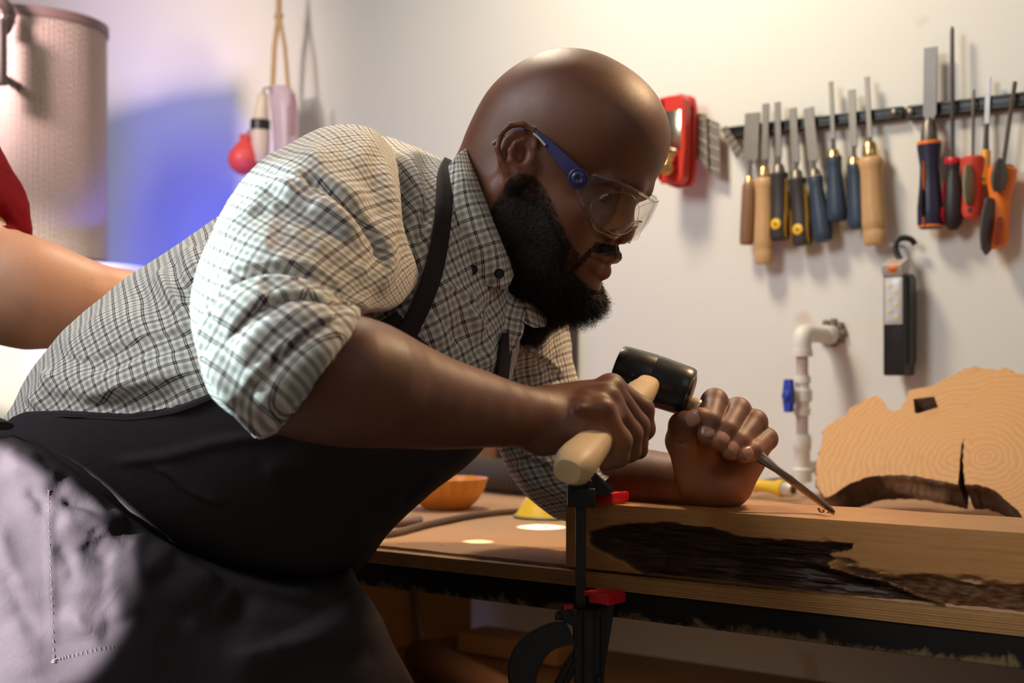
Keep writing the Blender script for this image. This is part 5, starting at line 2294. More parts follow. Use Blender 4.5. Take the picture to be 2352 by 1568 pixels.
# --- torso
TOR = [
    ((-130, 1120), (160, 1380), 1.43, .075),
    ((-35, 1015), (270, 1350), 1.42, .095),
    ((22, 935), (340, 1340), 1.41, .115),
    ((60, 868), (420, 1335), 1.41, .130),
    ((150, 757), (530, 1345), 1.405, .150),
    ((260, 660), (640, 1350), 1.403, .168),
    ((370, 583), (740, 1340), 1.405, .18),
    ((480, 508), (822, 1295), 1.405, .18),
    ((600, 425), (885, 1215), 1.405, .18),
    ((740, 345), (975, 1130), 1.405, .175),
    ((860, 312), (1088, 1035), 1.41, .165),
    ((945, 335), (1150, 930), 1.415, .145),
    ((1015, 368), (1185, 830), 1.425, .12),
    ((1062, 392), (1200, 730), 1.43, .095),
    ((1085, 420), (1190, 660), 1.435, .075),
]
GT = loft(TOR, 300, 360, p=2.1)
tor_folds = [
    ('r', [(965, 380), (975, 450), (968, 520), (950, 590)], 1.25, -.0040, .0035),
    ('r', [(1000, 400), (1006, 470), (996, 550)], 1.25, .0030, .0040),
    ('r', [(970, 690), (1000, 720), (1040, 760), (1060, 800)], 1.3, -.0030, .0035),
    ('r', [(1060, 700), (1090, 740), (1130, 760)], 1.3, .0030, .0040),
    ('r', [(370, 620), (400, 680), (440, 720)], 1.2, .0030, .0045),
    ('r', [(180, 845), (260, 850), (340, 815), (430, 800)], 1.2, -.0030, .0040),
    ('r', [(110, 905), (170, 900), (240, 910), (320, 880)], 1.2, .0030, .0045),
    ('r', [(200, 720), (260, 740), (330, 730), (400, 700)], 1.15, .0035, .012),
    ('r', [(300, 650), (350, 700), (430, 740), (470, 750)], 1.18, -.0045, .010),
    ('r', [(120, 800), (200, 780), (280, 770), (380, 760)], 1.15, .0035, .012),
    ('s', [(300, 860), (360, 820), (420, 800), (460, 800)], 1.15, 0.0027, .009),
    ('r', [(250, 900), (330, 890), (400, 880), (480, 870)], 1.12, .004, .009),
    ('r', [(200, 920), (260, 930), (330, 925), (420, 905)], 1.12, -.004, .008),
    ('r', [(480, 530), (470, 590), (455, 640)], 1.2, .006, .009),
    ('r', [(1030, 640), (1010, 700), (1000, 760), (1020, 800)], 1.3, .004, .008),
    ('r', [(1080, 680), (1060, 740), (1060, 800)], 1.3, -.004, .007),
    ('s', [(130, 800), (200, 830), (290, 800), (400, 770), (470, 760)], 1.15, 0.0034, .010),
    ('r', [(90, 900), (150, 870), (240, 880), (330, 850), (460, 830)], 1.15, 0.0072, .012),
    ('r', [(70, 940), (110, 890), (130, 850)], 1.15, 0.0064, .008),
    ('s', [(180, 935), (300, 900), (420, 870), (470, 840)], 1.15, 0.0038, .012),
    ('r', [(350, 610), (390, 650), (420, 720), (430, 780)], 1.2, 0.0080, .012),
    ('r', [(440, 560), (430, 620), (450, 660)], 1.2, 0.0080, .010),
    ('r', [(395, 590), (410, 640), (450, 700)], 1.2, -0.0064, .008),
    ('r', [(910, 330), (945, 400), (955, 480), (930, 560), (915, 640)], 1.25, 0.0120, .011),
    ('r', [(950, 350), (985, 400), (990, 470), (960, 540)], 1.25, -0.0080, .008),
    ('r', [(985, 360), (1000, 430), (985, 520), (970, 600), (930, 680)], 1.25, 0.0080, .008),
    ('r', [(965, 600), (940, 640), (900, 700), (860, 740)], 1.25, -0.0096, .009),
    ('r', [(1000, 620), (960, 660), (930, 700)], 1.25, 0.0064, .006),
    ('r', [(1060, 660), (1080, 720), (1110, 780), (1120, 860)], 1.32, 0.0080, .008),
    ('s', [(990, 690), (1040, 670), (1100, 720), (1130, 790)], 1.32, 0.0038, .008),
    ('r', [(1130, 670), (1120, 740), (1095, 830)], 1.32, -0.0064, .006),
]
GT0 = GT.copy()
GT, NT_, sT = displace(GT, tor_folds, noise=.0022, nscale=(13, 13, 13))
shirt = cloth_obj('shirt', GT, PLAID, root, flip=False, uvG=GT0)
near = (NT_[..., 1] < -.05)
tp = GT[near]
tpx = np.stack([tp[:, 0] / tp[:, 1] * FPX + 1176, HOR - (tp[:, 2] - ZC) / tp[:, 1] * FPX], -1)


def sdepth(x, y, default=None):
    """depth of the shirt front under an image point"""
    d2_ = (tpx[:, 0] - x) ** 2 + (tpx[:, 1] - y) ** 2
    i = np.argpartition(d2_, 6)[:6]
    w_ = 1 / (d2_[i] + 1)
    return float((tp[i, 1] * w_).sum() / w_.sum())


# --- apron bib and belly: same surface pushed out, cut along the hem line
HEM = [(-80, 1040), (0, 985), (30, 960), (60, 948), (150, 944), (230, 948), (300, 950), (400, 935), (480, 905), (600, 852), (740, 795), (860, 745), (912, 714), (960, 772), (1032, 832), (1100, 872), (1180, 905)]
AP = NT('dark_apron_cotton')
an_ = AP.noise(AP.coords(), 1500, 2, .7)
AP.set(base=AP.mix(an_, (.023, .0175, .0195), (.046, .036, .040)), rough=.85, spec=.12)
AP.bump(AP.math('ADD', AP.math('MULTIPLY', an_, .25), AP.math('MULTIPLY', AP.noise(AP.coords(), 34, 4, .55, 1.4), 2.2)), .20, .0024)
APM = AP.m
GA = GT0 + 0
ap_folds = [
    ('r', [(250, 1060), (400, 1040), (520, 1010), (700, 990)], 1.15, 0.0027, .004),
    ('s', [(350, 1065), (400, 1090), (440, 1125), (530, 1160)], 1.15, 0.0033, .006),
    ('r', [(1000, 1000), (960, 1050), (900, 1100), (860, 1110)], 1.2, 0.0060, .010),
    ('s', [(1080, 1020), (1020, 1050), (950, 1075), (880, 1130)], 1.25, 0.0060, .008),
    ('r', [(980, 1060), (940, 1110), (915, 1160)], 1.25, -0.0060, .006),
    ('r', [(600, 1080), (680, 1070), (760, 1100)], 1.15, 0.0030, .01),
]
GA, NA, _s = displace(GA, ap_folds, noise=.0010, nscale=(9, 9, 9), seed=4)
GA = GA + NA * .0048
apx = GA[..., 0] / GA[..., 1] * FPX + 1176
apy = HOR - (GA[..., 2] - ZC) / GA[..., 1] * FPX
hm_ = np.array(HEM, float)
hemy = np.interp(apx, hm_[:, 0], hm_[:, 1])
# ramp on the far side stays covered; keep everything below the hem
keep = (apy > hemy)
# snap the first kept vertices onto the hem for a clean edge
top_ = np.abs(apy - hemy) < 9
sel = top_ & (NA[..., 1] < .2)
zh = ZC - (hemy - HOR) / FPX * GA[..., 1]
GA[..., 2] = np.where(sel & ~keep, zh, GA[..., 2])
keep = keep | sel
apron = cloth_obj('apron', GA, APM, root, keep=keep)
md = apron.modifiers.new('solid', 'SOLIDIFY')
md.thickness = .0012
md.offset = 1
# stitched hem band
hem_pts = catmull(hm_[1:13], 90)
m = MB()
rows_ = []
for i, (x, y) in enumerate(hem_pts):
    t_ = hem_pts[min(i + 1, 89)] - hem_pts[max(i - 1, 0)]
    t_ = t_ / np.linalg.norm(t_)
    nx, ny = -t_[1], t_[0]
    row = []
    for w_, lift in ((-1, .0052), (0, .0075), (5, .0080), (11, .0080), (15, .0072), (16, .0055)):
        xx, yy = x + nx * w_, y + ny * w_
        row.append(P(xx, yy, sdepth(xx, yy) - lift))
    rows_.append(row)
Gh = np.array(rows_)
m.add(Gh.reshape(-1, 3), grid_faces(90, 6).tolist())
ho_ = m.build('hem', APM, apron, sharp=80)
m = MB()
sc_ = [P(x + 0, y + 12, sdepth(x, y + 12) - .0086) for x, y in hem_pts[4:60]]
m.tube(sc_, .0003, 5)
m.build('stitching', simple('grey_thread', (.05, .035, .035), .8), apron)


def ribbon(name, path, widths, mat, parent, lift=.004, thick=.0016, dfun=None, m_=40, nw=7):
    c = catmull([list(q) for q in path], m_)
    wv = catmull(widths, m_)
    rows_ = []
    for i in range(m_):
        t_ = c[min(i + 1, m_ - 1)] - c[max(i - 1, 0)]
        t_ = t_[:2] / np.linalg.norm(t_[:2])
        nx, ny = -t_[1], t_[0]
        row = []
        for k in range(nw):
            q = (k / (nw - 1) - .5) * wv[i]
            x, y = c[i][0] + nx * q, c[i][1] + ny * q
            d = (dfun or sdepth)(x, y) - lift if len(c[i]) < 3 else c[i][2] - lift
            row.append((x, y, d))
        rows_.append(row)
    R3 = np.array(rows_)
    # smooth depths
    for _ in range(6):
        R3[1:-1, :, 2] = (R3[:-2, :, 2] + 2 * R3[1:-1, :, 2] + R3[2:, :, 2]) / 4
    G = np.stack([(R3[..., 0] - 1176) / FPX * R3[..., 2], R3[..., 2], ZC - (R3[..., 1] - HOR) / FPX * R3[..., 2]], -1)
    o = cloth_obj(name, G, mat, parent, closed=False)
    md = o.modifiers.new('solid', 'SOLIDIFY')
    md.thickness = thick
    md.offset = 0
    return o


ribbon('strap', [(1034, 368), (1022, 400), (1020, 460), (1014, 530), (1004, 590), (990, 640), (968, 700), (945, 745), (925, 790)], [30, 34, 38, 38, 40, 44, 44, 46, 50], APM, apron, lift=.009)
ribbon('strap', [(1166, 765), (1162, 800), (1157, 840), (1150, 885)], [22, 26, 27, 28], APM, apron, lift=.012)

def polysd(x, z, poly):
    n = len(poly)
    d = np.full(x.shape, 1e9)
    ins = np.zeros(x.shape, bool)
    for i in range(n):
        a, b = poly[i], poly[(i + 1) % n]
        e = b - a
        t = np.clip(((x - a[0]) * e[0] + (z - a[1]) * e[1]) / (e @ e), 0, 1)
        d = np.minimum(d, (x - a[0] - e[0] * t) ** 2 + (z - a[1] - e[1] * t) ** 2)
        c = ((a[1] > z) != (b[1] > z)) & (x < (b[0] - a[0]) * (z - a[1]) / (b[1] - a[1] + 1e-12) + a[0])
        ins ^= c
    return np.where(ins, -1, 1) * np.sqrt(d)


# --- right sleeve
SL = [
    ((905, 350), (945, 700), 1.32, .09),
    ((850, 296), (965, 640), 1.28, .105),
    ((745, 291), (952, 660), 1.235, .108),
    ((640, 342), (922, 695), 1.195, .105, (0, 0)),
    ((560, 412), (895, 712), 1.165, .10, (-6, 0)),
    ((505, 490), (868, 715), 1.14, .097, (-10, 0)),
    ((462, 590), (845, 716), 1.12, .094, (-14, 0)),
    ((436, 700), (822, 722), 1.10, .090, (-14, 0)),
    ((448, 815), (806, 728), 1.085, .086, (-10, 0)),
    ((490, 915), (799, 730), 1.075, .082),
    ((566, 968), (796, 732), 1.07, .078),
    ((612, 962), (794, 734), 1.075, .070),
]
GS = loft(SL, 300, 260, p=2.0)
sl_folds = [
    ('r', [(668, 412), (740, 432), (800, 480), (848, 540), (866, 600), (868, 650)], 1.1, -.0045, .0035),
    ('r', [(905, 330), (918, 400), (925, 470), (915, 540), (900, 610)], 1.18, -.0045, .0040),
    ('r', [(536, 668), (600, 640), (660, 635), (720, 648)], 1.05, -.0035, .0035),
    ('r', [(600, 395), (650, 410), (700, 450), (760, 460)], 1.12, -.0025, .0030),
    ('r', [(560, 500), (600, 470), (650, 480)], 1.12, .0022, .0040),
    ('r', [(875, 560), (830, 640), (812, 700)], 1.12, -.0035, .0040),
    ('r', [(860, 640), (820, 560), (760, 500), (690, 470)], 1.1, .0045, .008),
    ('r', [(855, 660), (790, 600), (720, 560), (640, 540)], 1.08, .0035, .010),
    ('r', [(840, 690), (770, 650), (690, 620), (600, 600)], 1.06, .0030, .008),
    ('r', [(560, 450), (540, 500), (500, 540)], 1.12, .0035, .010),
    ('r', [(700, 330), (740, 400), (800, 440), (850, 470)], 1.15, .0035, .009),
    ('r', [(780, 300), (810, 370), (850, 420), (880, 450)], 1.17, -.004, .009),
    ('r', [(450, 740), (490, 690), (560, 650)], 1.07, .004, .008),
    ('s', [(640, 405), (700, 415), (760, 440), (820, 490), (858, 550), (868, 620), (850, 680)], 1.1, 0.0037, .010),
    ('r', [(620, 440), (680, 440), (740, 470), (790, 520), (820, 580)], 1.1, 0.0061, .009),
    ('r', [(560, 470), (600, 440), (660, 425), (720, 430)], 1.1, 0.0041, .007),
    ('r', [(890, 320), (898, 390), (905, 470), (890, 550), (880, 620), (850, 700)], 1.17, 0.0115, .010),
    ('r', [(862, 330), (872, 420), (880, 520)], 1.17, -0.0068, .008),
    ('s', [(930, 360), (945, 440), (950, 520), (930, 600), (890, 680)], 1.2, 0.0029, .009),
    ('r', [(820, 600), (830, 660), (815, 715)], 1.1, 0.0054, .008),
    ('r', [(700, 560), (770, 610), (800, 680)], 1.06, 0.0034, .012),
    ('r', [(480, 640), (560, 610), (660, 600), (760, 640)], 1.06, 0.0030, .012),
    ('s', [(455, 660), (520, 632), (640, 618), (740, 640), (790, 700)], 1.05, 0.0020, .008),
    ('r', [(590, 350), (620, 390), (680, 380), (760, 350)], 1.13, 0.0034, .010),
    ('r', [(520, 500), (560, 540), (640, 560)], 1.1, 0.0027, .014),
]
GS0 = GS.copy()
GS, NS_, _s = displace(GS, sl_folds, noise=.0020, nscale=(16, 16, 16), seed=11)
# the seat of the mouth is hidden in the cuff
sleeve = cloth_obj('sleeve', GS, PLAID, shirt, uvG=GS0)

RIM = np.array([(900, 700), (806, 712), (759, 684), (700, 655), (621, 643), (560, 660), (536, 675), (490, 715), (463, 762), (470, 815), (490, 865), (518, 912), (560, 960), (590, 990), (560, 1100), (1000, 1100), (1000, 700)], float)
RIMS = np.array(catmull(RIM[1:14], 70).tolist() + [[560, 1100], [815, 1100], [815, 712]])
NSs = NS_
GCf = GS + NSs * .0085
cu_folds = [
    ('s', [(520, 790), (590, 715), (680, 690), (770, 720)], 1.0, .0050, .009),
    ('r', [(540, 850), (610, 770), (700, 730), (780, 730)], 1.0, .0048, .008),
    ('s', [(560, 900), (640, 820), (720, 765), (780, 740)], 1.0, .0045, .008),
    ('r', [(590, 940), (660, 870), (740, 790), (785, 745)], 1.0, .0035, .007),
    ('r', [(490, 800), (510, 860), (550, 930)], 1.0, .0030, .008),
    ('r', [(500, 740), (560, 700), (620, 680)], 1.0, .0030, .007),
]
GCf, NC_, _s = displace(GCf, cu_folds, noise=.0016, nscale=(30, 30, 30), seed=21)
cpx = GCf[..., 0] / GCf[..., 1] * FPX + 1176
cpy = HOR - (GCf[..., 2] - ZC) / GCf[..., 1] * FPX
sdv = polysd(cpx, cpy, RIMS)
nearm = NC_[..., 1] < .25
# snap the first ring outside the rim onto it
gx = (polysd(cpx + 1, cpy, RIMS) - polysd(cpx - 1, cpy, RIMS)) / 2
gy = (polysd(cpx, cpy + 1, RIMS) - polysd(cpx, cpy - 1, RIMS)) / 2
snap = (sdv > 0) & (sdv < 8) & nearm
nxp = np.where(snap, cpx - gx * sdv, cpx)
nyp = np.where(snap, cpy - gy * sdv, cpy)
GCf[..., 0] = (nxp - 1176) / FPX * GCf[..., 1]
GCf[..., 2] = ZC - (nyp - HOR) / FPX * GCf[..., 1]
keepc = np.where(nearm, (sdv <= 0) | snap, sdv <= 0)
# cuff cloth runs across the sleeve: its own weave direction
e1 = np.array([.648, 0, .762])
e2 = np.cross(e1, [0, 1., 0])
mC, nC = GCf.shape[:2]
G2 = np.concatenate([GCf, GCf[:, :1]], 1)
k2 = np.concatenate([keepc, keepc[:, :1]], 1).reshape(-1)
Fc = grid_faces(mC, nC + 1)
Fc = Fc[k2[Fc].all(1)]
Vc = G2.reshape(-1, 3)
used = np.unique(Fc)
mp = np.full(len(Vc), -1)
mp[used] = np.arange(len(used))
Vc = Vc[used]
uvc = np.stack([Vc @ e1 + .25 * Vc[:, 1], Vc @ e2 + .35 * Vc[:, 1]], -1)
cuff = mesh_obj('cuff', Vc, mp[Fc], PLAID, shirt, uv=uvc)
md = cuff.modifiers.new('solid', 'SOLIDIFY')
md.thickness = .0042
md.offset = -1

# --- left sleeve
SLL = [
    ((1165, 600), (1030, 760), 1.47, .09),
    ((1240, 640), (1040, 830), 1.51, .092),
    ((1298, 712), (1050, 900), 1.545, .09),
    ((1312, 790), (1062, 960), 1.57, .085),
    ((1328, 870), (1090, 1010), 1.58, .08),
    ((1372, 935), (1135, 1010), 1.58, .075),
    ((1405, 985), (1150, 1040), 1.57, .070),
    ((1430, 1020), (1192, 1118), 1.55, .066),
    ((1446, 1042), (1248, 1172), 1.53, .062),
    ((1440, 1052), (1298, 1200), 1.515, .058),
    ((1430, 1060), (1312, 1188), 1.52, .052),
    ((1400, 1050), (1290, 1150), 1.54, .050),
]
GL = loft(SLL, 220, 200)
GL0 = GL.copy()
GL, NL_, _s = displace(GL, [
    ('r', [(1150, 720), (1200, 760), (1230, 840), (1250, 890)], 1.5, .007, .012),
    ('s', [(1120, 800), (1180, 790), (1250, 830), (1300, 880)], 1.5, .006, .012),
    ('r', [(1260, 700), (1240, 760), (1270, 830)], 1.5, .005, .012),
    ('s', [(1190, 1040), (1260, 1070), (1330, 1110)], 1.5, .006, .010),
    ('r', [(1180, 1060), (1240, 1110), (1300, 1130)], 1.5, .005, .009),
], noise=.0035, nscale=(20, 20, 20), seed=31)
cloth_obj('sleeve', GL, PLAID, shirt, uvG=GL0)


def panel(name, ctrl, mat, parent, m_=60, n_=40, thick=.0022, noise=.0006, seed=0, uoff=(0, 0)):
    """ctrl[row][col] = (px, py, depth)"""
    c = np.array(ctrl, float)
    a = catmull(c, m_)
    b = catmull(a.transpose(1, 0, 2), n_).transpose(1, 0, 2)
    G = np.stack([(b[..., 0] - 1176) / FPX * b[..., 2], b[..., 2], ZC - (b[..., 1] - HOR) / FPX * b[..., 2]], -1)
    N = grid_normals(G)
    if N[..., 1].mean() > 0:
        N = -N
    G = G + N * (fbm(G * 60 + seed, 3) * noise)[..., None]
    o = cloth_obj(name, G, mat, parent, closed=False)
    md = o.modifiers.new('solid', 'SOLIDIFY')
    md.thickness = thick
    md.offset = 0
    return o


panel('collar', [
    [(1086, 344, 1.395), (1066, 344, 1.36), (1046, 362, 1.335), (1030, 384, 1.325)],
    [(1108, 420, 1.365), (1085, 420, 1.322), (1062, 432, 1.306), (1040, 446, 1.304)],
    [(1144, 510, 1.350), (1120, 512, 1.306), (1085, 522, 1.296), (1053, 534, 1.296)],
    [(1170, 580, 1.345), (1148, 590, 1.305), (1108, 600, 1.298), (1066, 602, 1.300)],
    [(1180, 628, 1.335), (1160, 662, 1.306), (1118, 655, 1.304), (1077, 652, 1.306)],
], PLAID, shirt)
panel('collar', [
    [(1168, 612, 1.37), (1205, 635, 1.375), (1248, 650, 1.40)],
    [(1178, 655, 1.362), (1215, 670, 1.360), (1252, 690, 1.39)],
    [(1192, 700, 1.358), (1222, 712, 1.355), (1254, 725, 1.38)],
    [(1204, 742, 1.356), (1228, 752, 1.356), (1252, 750, 1.375)],
], PLAID, shirt, seed=9)
# placket and open front below the collar
panel('placket', [
    [(1150, 655, 1.350), (1175, 665, 1.348), (1200, 690, 1.356)],
    [(1130, 700, 1.345), (1165, 712, 1.338), (1205, 730, 1.350)],
    [(1120, 745, 1.340), (1155, 765, 1.332), (1195, 775, 1.345)],
    [(1105, 800, 1.335), (1130, 815, 1.330), (1160, 820, 1.345)],
    [(1090, 860, 1.330), (1110, 870, 1.330), (1130, 875, 1.345)],
], PLAID, shirt, noise=.003, seed=14)
for (bx, by, dd) in ((1086, 620, 1.2915), (1147, 629, 1.2945)):
    c = P(bx, by, dd)
    m = MB()
    nn_ = np.array([-.12, -.98, .12])
    m.lathe(c, c + nn_ * .0026, [(0, .0046), (.5, .0049), (.9, .0047), (.93, .0036), (.55, .0030), (.55, .0004)], 20)
    m.build('button', simple('black_button', (.012, .012, .012), .25), shirt)

# --- apron skirt over hip and thigh (implicit, own folds), with pocket seam
SK = [(-260, 1040), (-60, 1000), (30, 1000), (110, 1035), (200, 1100), (300, 1180), (420, 1260), (520, 1300), (640, 1325), (760, 1320), (806, 1296), (822, 1340), (852, 1385), (880, 1430), (905, 1490), (945, 1560), (985, 1640), (1010, 1740), (1000, 1900), (-260, 1900)]
dn = 1.2
skp = np.array([P(a, b, dn)[[0, 2]] for a, b in SK])
sk_ctrl = np.array([(-200, 1050, 1.220), (0, 1010, 1.235), (0, 1250, 1.185), (0, 1568, 1.190), (130, 1100, 1.225), (150, 1300, 1.200), (250, 1500, 1.210), (300, 1190, 1.265), (330, 1400, 1.230), (450, 1280, 1.280), (500, 1450, 1.250), (560, 1560, 1.250), (640, 1340, 1.300), (700, 1450, 1.265), (800, 1330, 1.340), (800, 1500, 1.280), (900, 1560, 1.320), (850, 1700, 1.280), (400, 1750, 1.220), (-200, 1700, 1.220)])


def sk_depth(x, z):
    d2_ = (x[:, None] - (sk_ctrl[:, 0] - 1176) / FPX * dn) ** 2 + (z[:, None] - (ZC - (sk_ctrl[:, 1] - HOR) / FPX * dn)) ** 2
    w_ = 1 / (d2_ + .0035) ** 1.7
    return (w_ * sk_ctrl[:, 2]).sum(1) / w_.sum(1)


def skirt_f(p):
    x = p[:, 0] * dn / p[:, 1]
    z = (p[:, 2] - ZC) * dn / p[:, 1] + ZC
    d1 = polysd(x, z, skp)
    yf = sk_depth(x, z)
    return smax(smax(d1, (yf - p[:, 1]) * .9, .05), p[:, 1] - 1.54, .05)


sk = Sdf()
sk.u(Prim(skirt_f, [-.22, 1.34, .86], .50))
V, F = sk.mesh(.0028, B=16)
V = relax(V, F, 3, .5)
N = vert_normals(V, F)
sk_folds = [
    ('r', [(20, 1075), (70, 1085), (110, 1080)], 1.2, .0045, .0050),
    ('r', [(60, 1120), (95, 1150), (100, 1190)], 1.2, -0.0040, .0050),
    ('r', [(135, 1110), (180, 1120), (240, 1150), (290, 1180)], 1.2, .0045, .0050),
    ('r', [(140, 1150), (190, 1160), (230, 1190)], 1.2, -0.0045, .0045),
    ('s', [(215, 1270), (235, 1230), (262, 1205)], 1.2, 0.0025, .0060),
    ('r', [(130, 1250), (160, 1290), (165, 1340)], 1.2, -0.0035, .0050),
    ('r', [(170, 1400), (200, 1450), (240, 1475)], 1.2, .0030, .0050),
    ('r', [(-10, 1200), (20, 1290), (60, 1360)], 1.2, .0030, .0060),
    ('r', [(10, 1300), (50, 1400), (95, 1470)], 1.2, -0.0030, .0060),
    ('r', [(290, 1210), (350, 1250), (430, 1310), (520, 1360)], 1.2, .0050, .0070),
    ('r', [(330, 1300), (380, 1380), (450, 1440)], 1.2, -0.0048, .0080),
    ('r', [(540, 1330), (640, 1370), (740, 1360)], 1.2, .0050, .0070),
    ('r', [(820, 1350), (790, 1410), (720, 1460), (640, 1490)], 1.2, .0050, .0070),
    ('s', [(60, 1030), (110, 1050), (170, 1075), (240, 1120), (300, 1160)], 1.12, 0.0062, .012),
    ('r', [(60, 1110), (140, 1085), (200, 1110), (290, 1160), (360, 1200)], 1.1, 0.0105, .010),
    ('r', [(90, 1140), (160, 1120), (230, 1150), (280, 1190)], 1.1, -0.0048, .009),
    ('r', [(230, 1230), (250, 1200), (290, 1190)], 1.1, 0.0105, .009),
    ('r', [(200, 1240), (215, 1260), (260, 1290)], 1.1, -0.0048, .008),
    ('s', [(400, 1250), (520, 1330), (640, 1380), (760, 1400)], 1.15, 0.0070, .018),
    ('r', [(340, 1240), (420, 1330), (500, 1370), (560, 1400)], 1.15, 0.0105, .018),
    ('r', [(440, 1340), (560, 1420), (700, 1440), (820, 1360)], 1.17, -0.0048, .018),
    ('s', [(840, 1330), (760, 1400), (680, 1450), (600, 1480), (500, 1500)], 1.17, 0.0053, .02),
    ('r', [(500, 1500), (640, 1500), (760, 1470), (860, 1420)], 1.17, 0.0088, .02),
    ('r', [(111, 1120), (112, 1200), (116, 1300), (120, 1400), (122, 1512)], 1.1, 0.0022, .003),
    ('s', [(122, 1512), (160, 1505), (220, 1490), (275, 1485)], 1.1, 0.0012, .004),
    ('r', [(20, 1150), (60, 1300), (90, 1420)], 1.1, 0.0035, .02),
    ('r', [(180, 1330), (190, 1400), (200, 1470)], 1.1, 0.0035, .012),
    ('r', [(10, 1045), (60, 1060), (100, 1050)], 1.2, .008, .010),
    ('r', [(70, 1070), (120, 1065), (170, 1090)], 1.2, -0.0048, .009),
    ('r', [(130, 1190), (170, 1200), (215, 1180), (240, 1150)], 1.2, .006, .009),
    ('s', [(190, 1235), (225, 1215), (260, 1225), (330, 1260)], 1.2, 0.0030, .010),
    ('r', [(150, 1290), (190, 1330), (240, 1350)], 1.2, .004, .010),
    ('r', [(230, 1330), (270, 1370), (290, 1430)], 1.2, .005, .012),
    ('r', [(-20, 1100), (30, 1180), (60, 1260), (70, 1340)], 1.2, -0.0040, .016),
    ('r', [(140, 1400), (180, 1430), (250, 1440)], 1.2, .0035, .010),
    ('r', [(20, 1420), (60, 1480), (80, 1560)], 1.2, .003, .014),
    ('r', [(300, 1240), (340, 1280), (360, 1340)], 1.2, .005, .010),
    ('r', [(560, 1380), (620, 1410), (700, 1400), (790, 1350)], 1.2, .006, .014),
    ('r', [(620, 1500), (720, 1520), (840, 1500), (900, 1480)], 1.2, -0.0048, .014),
]
fd = folds_disp(V[:, 0], V[:, 1], V[:, 2], N[:, 1], sk_folds)
V = V + N * (fd + fbm(V * 16, 3) * .0016)[:, None]
V = relax(V, F, 3, .5)
skirt = mesh_obj('apron_skirt', V, F, APM, apron)
# stitched pocket edge
m = MB()
for i, (x, y) in enumerate(catmull([(111, 1128), (112, 1200), (116, 1300), (120, 1400), (123, 1512), (124, 1514), (160, 1506), (220, 1491), (275, 1484)], 95)):
    q = P(x, y, 1)
    vx = V[:, 0] / V[:, 1] * FPX + 1176
    vy = HOR - (V[:, 2] - ZC) / V[:, 1] * FPX
    if i == 0:
        selv = (N[:, 1] < -.1) & (vx < 330) & (vy > 1060)
        vx_, vy_, vd_ = vx[selv], vy[selv], V[selv, 1]
    d2_ = (vx_ - x) ** 2 + (vy_ - y) ** 2
    j = np.argpartition(d2_, 24)[:24]
    d = vd_[j].mean() - .0008
    if i % 2 == 0:
        m.tube([P(x - .5, y - 3.6, d), P(x + .5, y + 3.6, d)] if y < 1512 else [P(x - 3.6, y + .6, d), P(x + 3.6, y - .6, d)], .00022, 5)
m.build('pocket_stitching', simple('pale_thread', (.10, .07, .065), .8), apron)
# waist tie at the back of the apron
m = MB()
m.tube(catmull([P(-160, 935, 1.34), P(-90, 950, 1.31), P(-20, 965, 1.29), P(8, 978, 1.27)], 14), .010, 10, flat=.4)
m.build('waist_tie', APM, apron)

# --- trousers and shoes (below the frame)
TRM = simple('dark_trousers', (.03, .03, .035), .85)
Sx = Sdf()
hipx = P(250, 1300, 1.22)
for s, yy in ((0, 1.35), (1, 1.47)):
    hx0 = np.array([hipx[0] + .02, yy + .06, .79])
    kn = np.array([hipx[0] + .10 + .05 * s, yy, .46])
    an = np.array([hipx[0] + .02 + .12 * s, yy, .09])
    Sx.u([rcone(hx0, kn, .085, .075), rcone(kn, an, .075, .06)], .03)
V, F = Sx.mesh(.008, B=10)
mesh_obj('trousers', V, F, TRM, root)
for s, yy in ((0, 1.35), (1, 1.47)):
    Sx = Sdf()
    ax0 = np.array([hipx[0] + .00 + .12 * s, yy, .045])
    Sx.u([rcone(ax0, ax0 + np.array([.18, -.02, -.008]), .044, .036), rcone(ax0 + UP * .05, ax0, .05, .045)], .03)
    V, F = Sx.mesh(.005, B=10)
    V[:, 2] = np.maximum(V[:, 2], .002)
    mesh_obj('shoe', V, F, simple('brown_leather', (.10, .05, .03), .5), root)

# ================================================================== safety glasses
g = empty('safety_glasses', H(9, 0, 0), 'clear wraparound safety glasses with dark blue temple arm, worn by the bearded man', 'glasses')
lensm = NT('clear_lens')
lensm.n.remove(lensm.b)
tr_ = lensm.add('ShaderNodeBsdfTransparent')
tr_.inputs[0].default_value = (.965, .955, .94, 1)
gl_ = lensm.add('ShaderNodeBsdfGlossy')
gl_.inputs['Roughness'].default_value = .03
lw_ = lensm.add('ShaderNodeLayerWeight')
lw_.inputs[0].default_value = .5
fr_ = lensm.add('ShaderNodeMath', operation='MULTIPLY_ADD')
pw_ = lensm.math('POWER', lw_.outputs['Facing'], 4.0)
lensm.link(pw_, fr_.inputs[0])
fr_.inputs[1].default_value = .55
fr_.inputs[2].default_value = .045
mx0 = lensm.add('ShaderNodeMixShader')
lensm.link(fr_.outputs[0], mx0.inputs[0])
lensm.link(tr_.outputs[0], mx0.inputs[1])
lensm.link(gl_.outputs[0], mx0.inputs[2])
lensm.link(mx0.outputs[0], lensm.n['Material Output'].inputs[0])
lensm = lensm.m
rimm = NT('clear_rim')
rimm.set(base=(1, .97, .94), rough=.04, trans=1.0, ior=1.46)
rimm = rimm.m
rows_ = []
angs = np.linspace(-1, 1, 61)
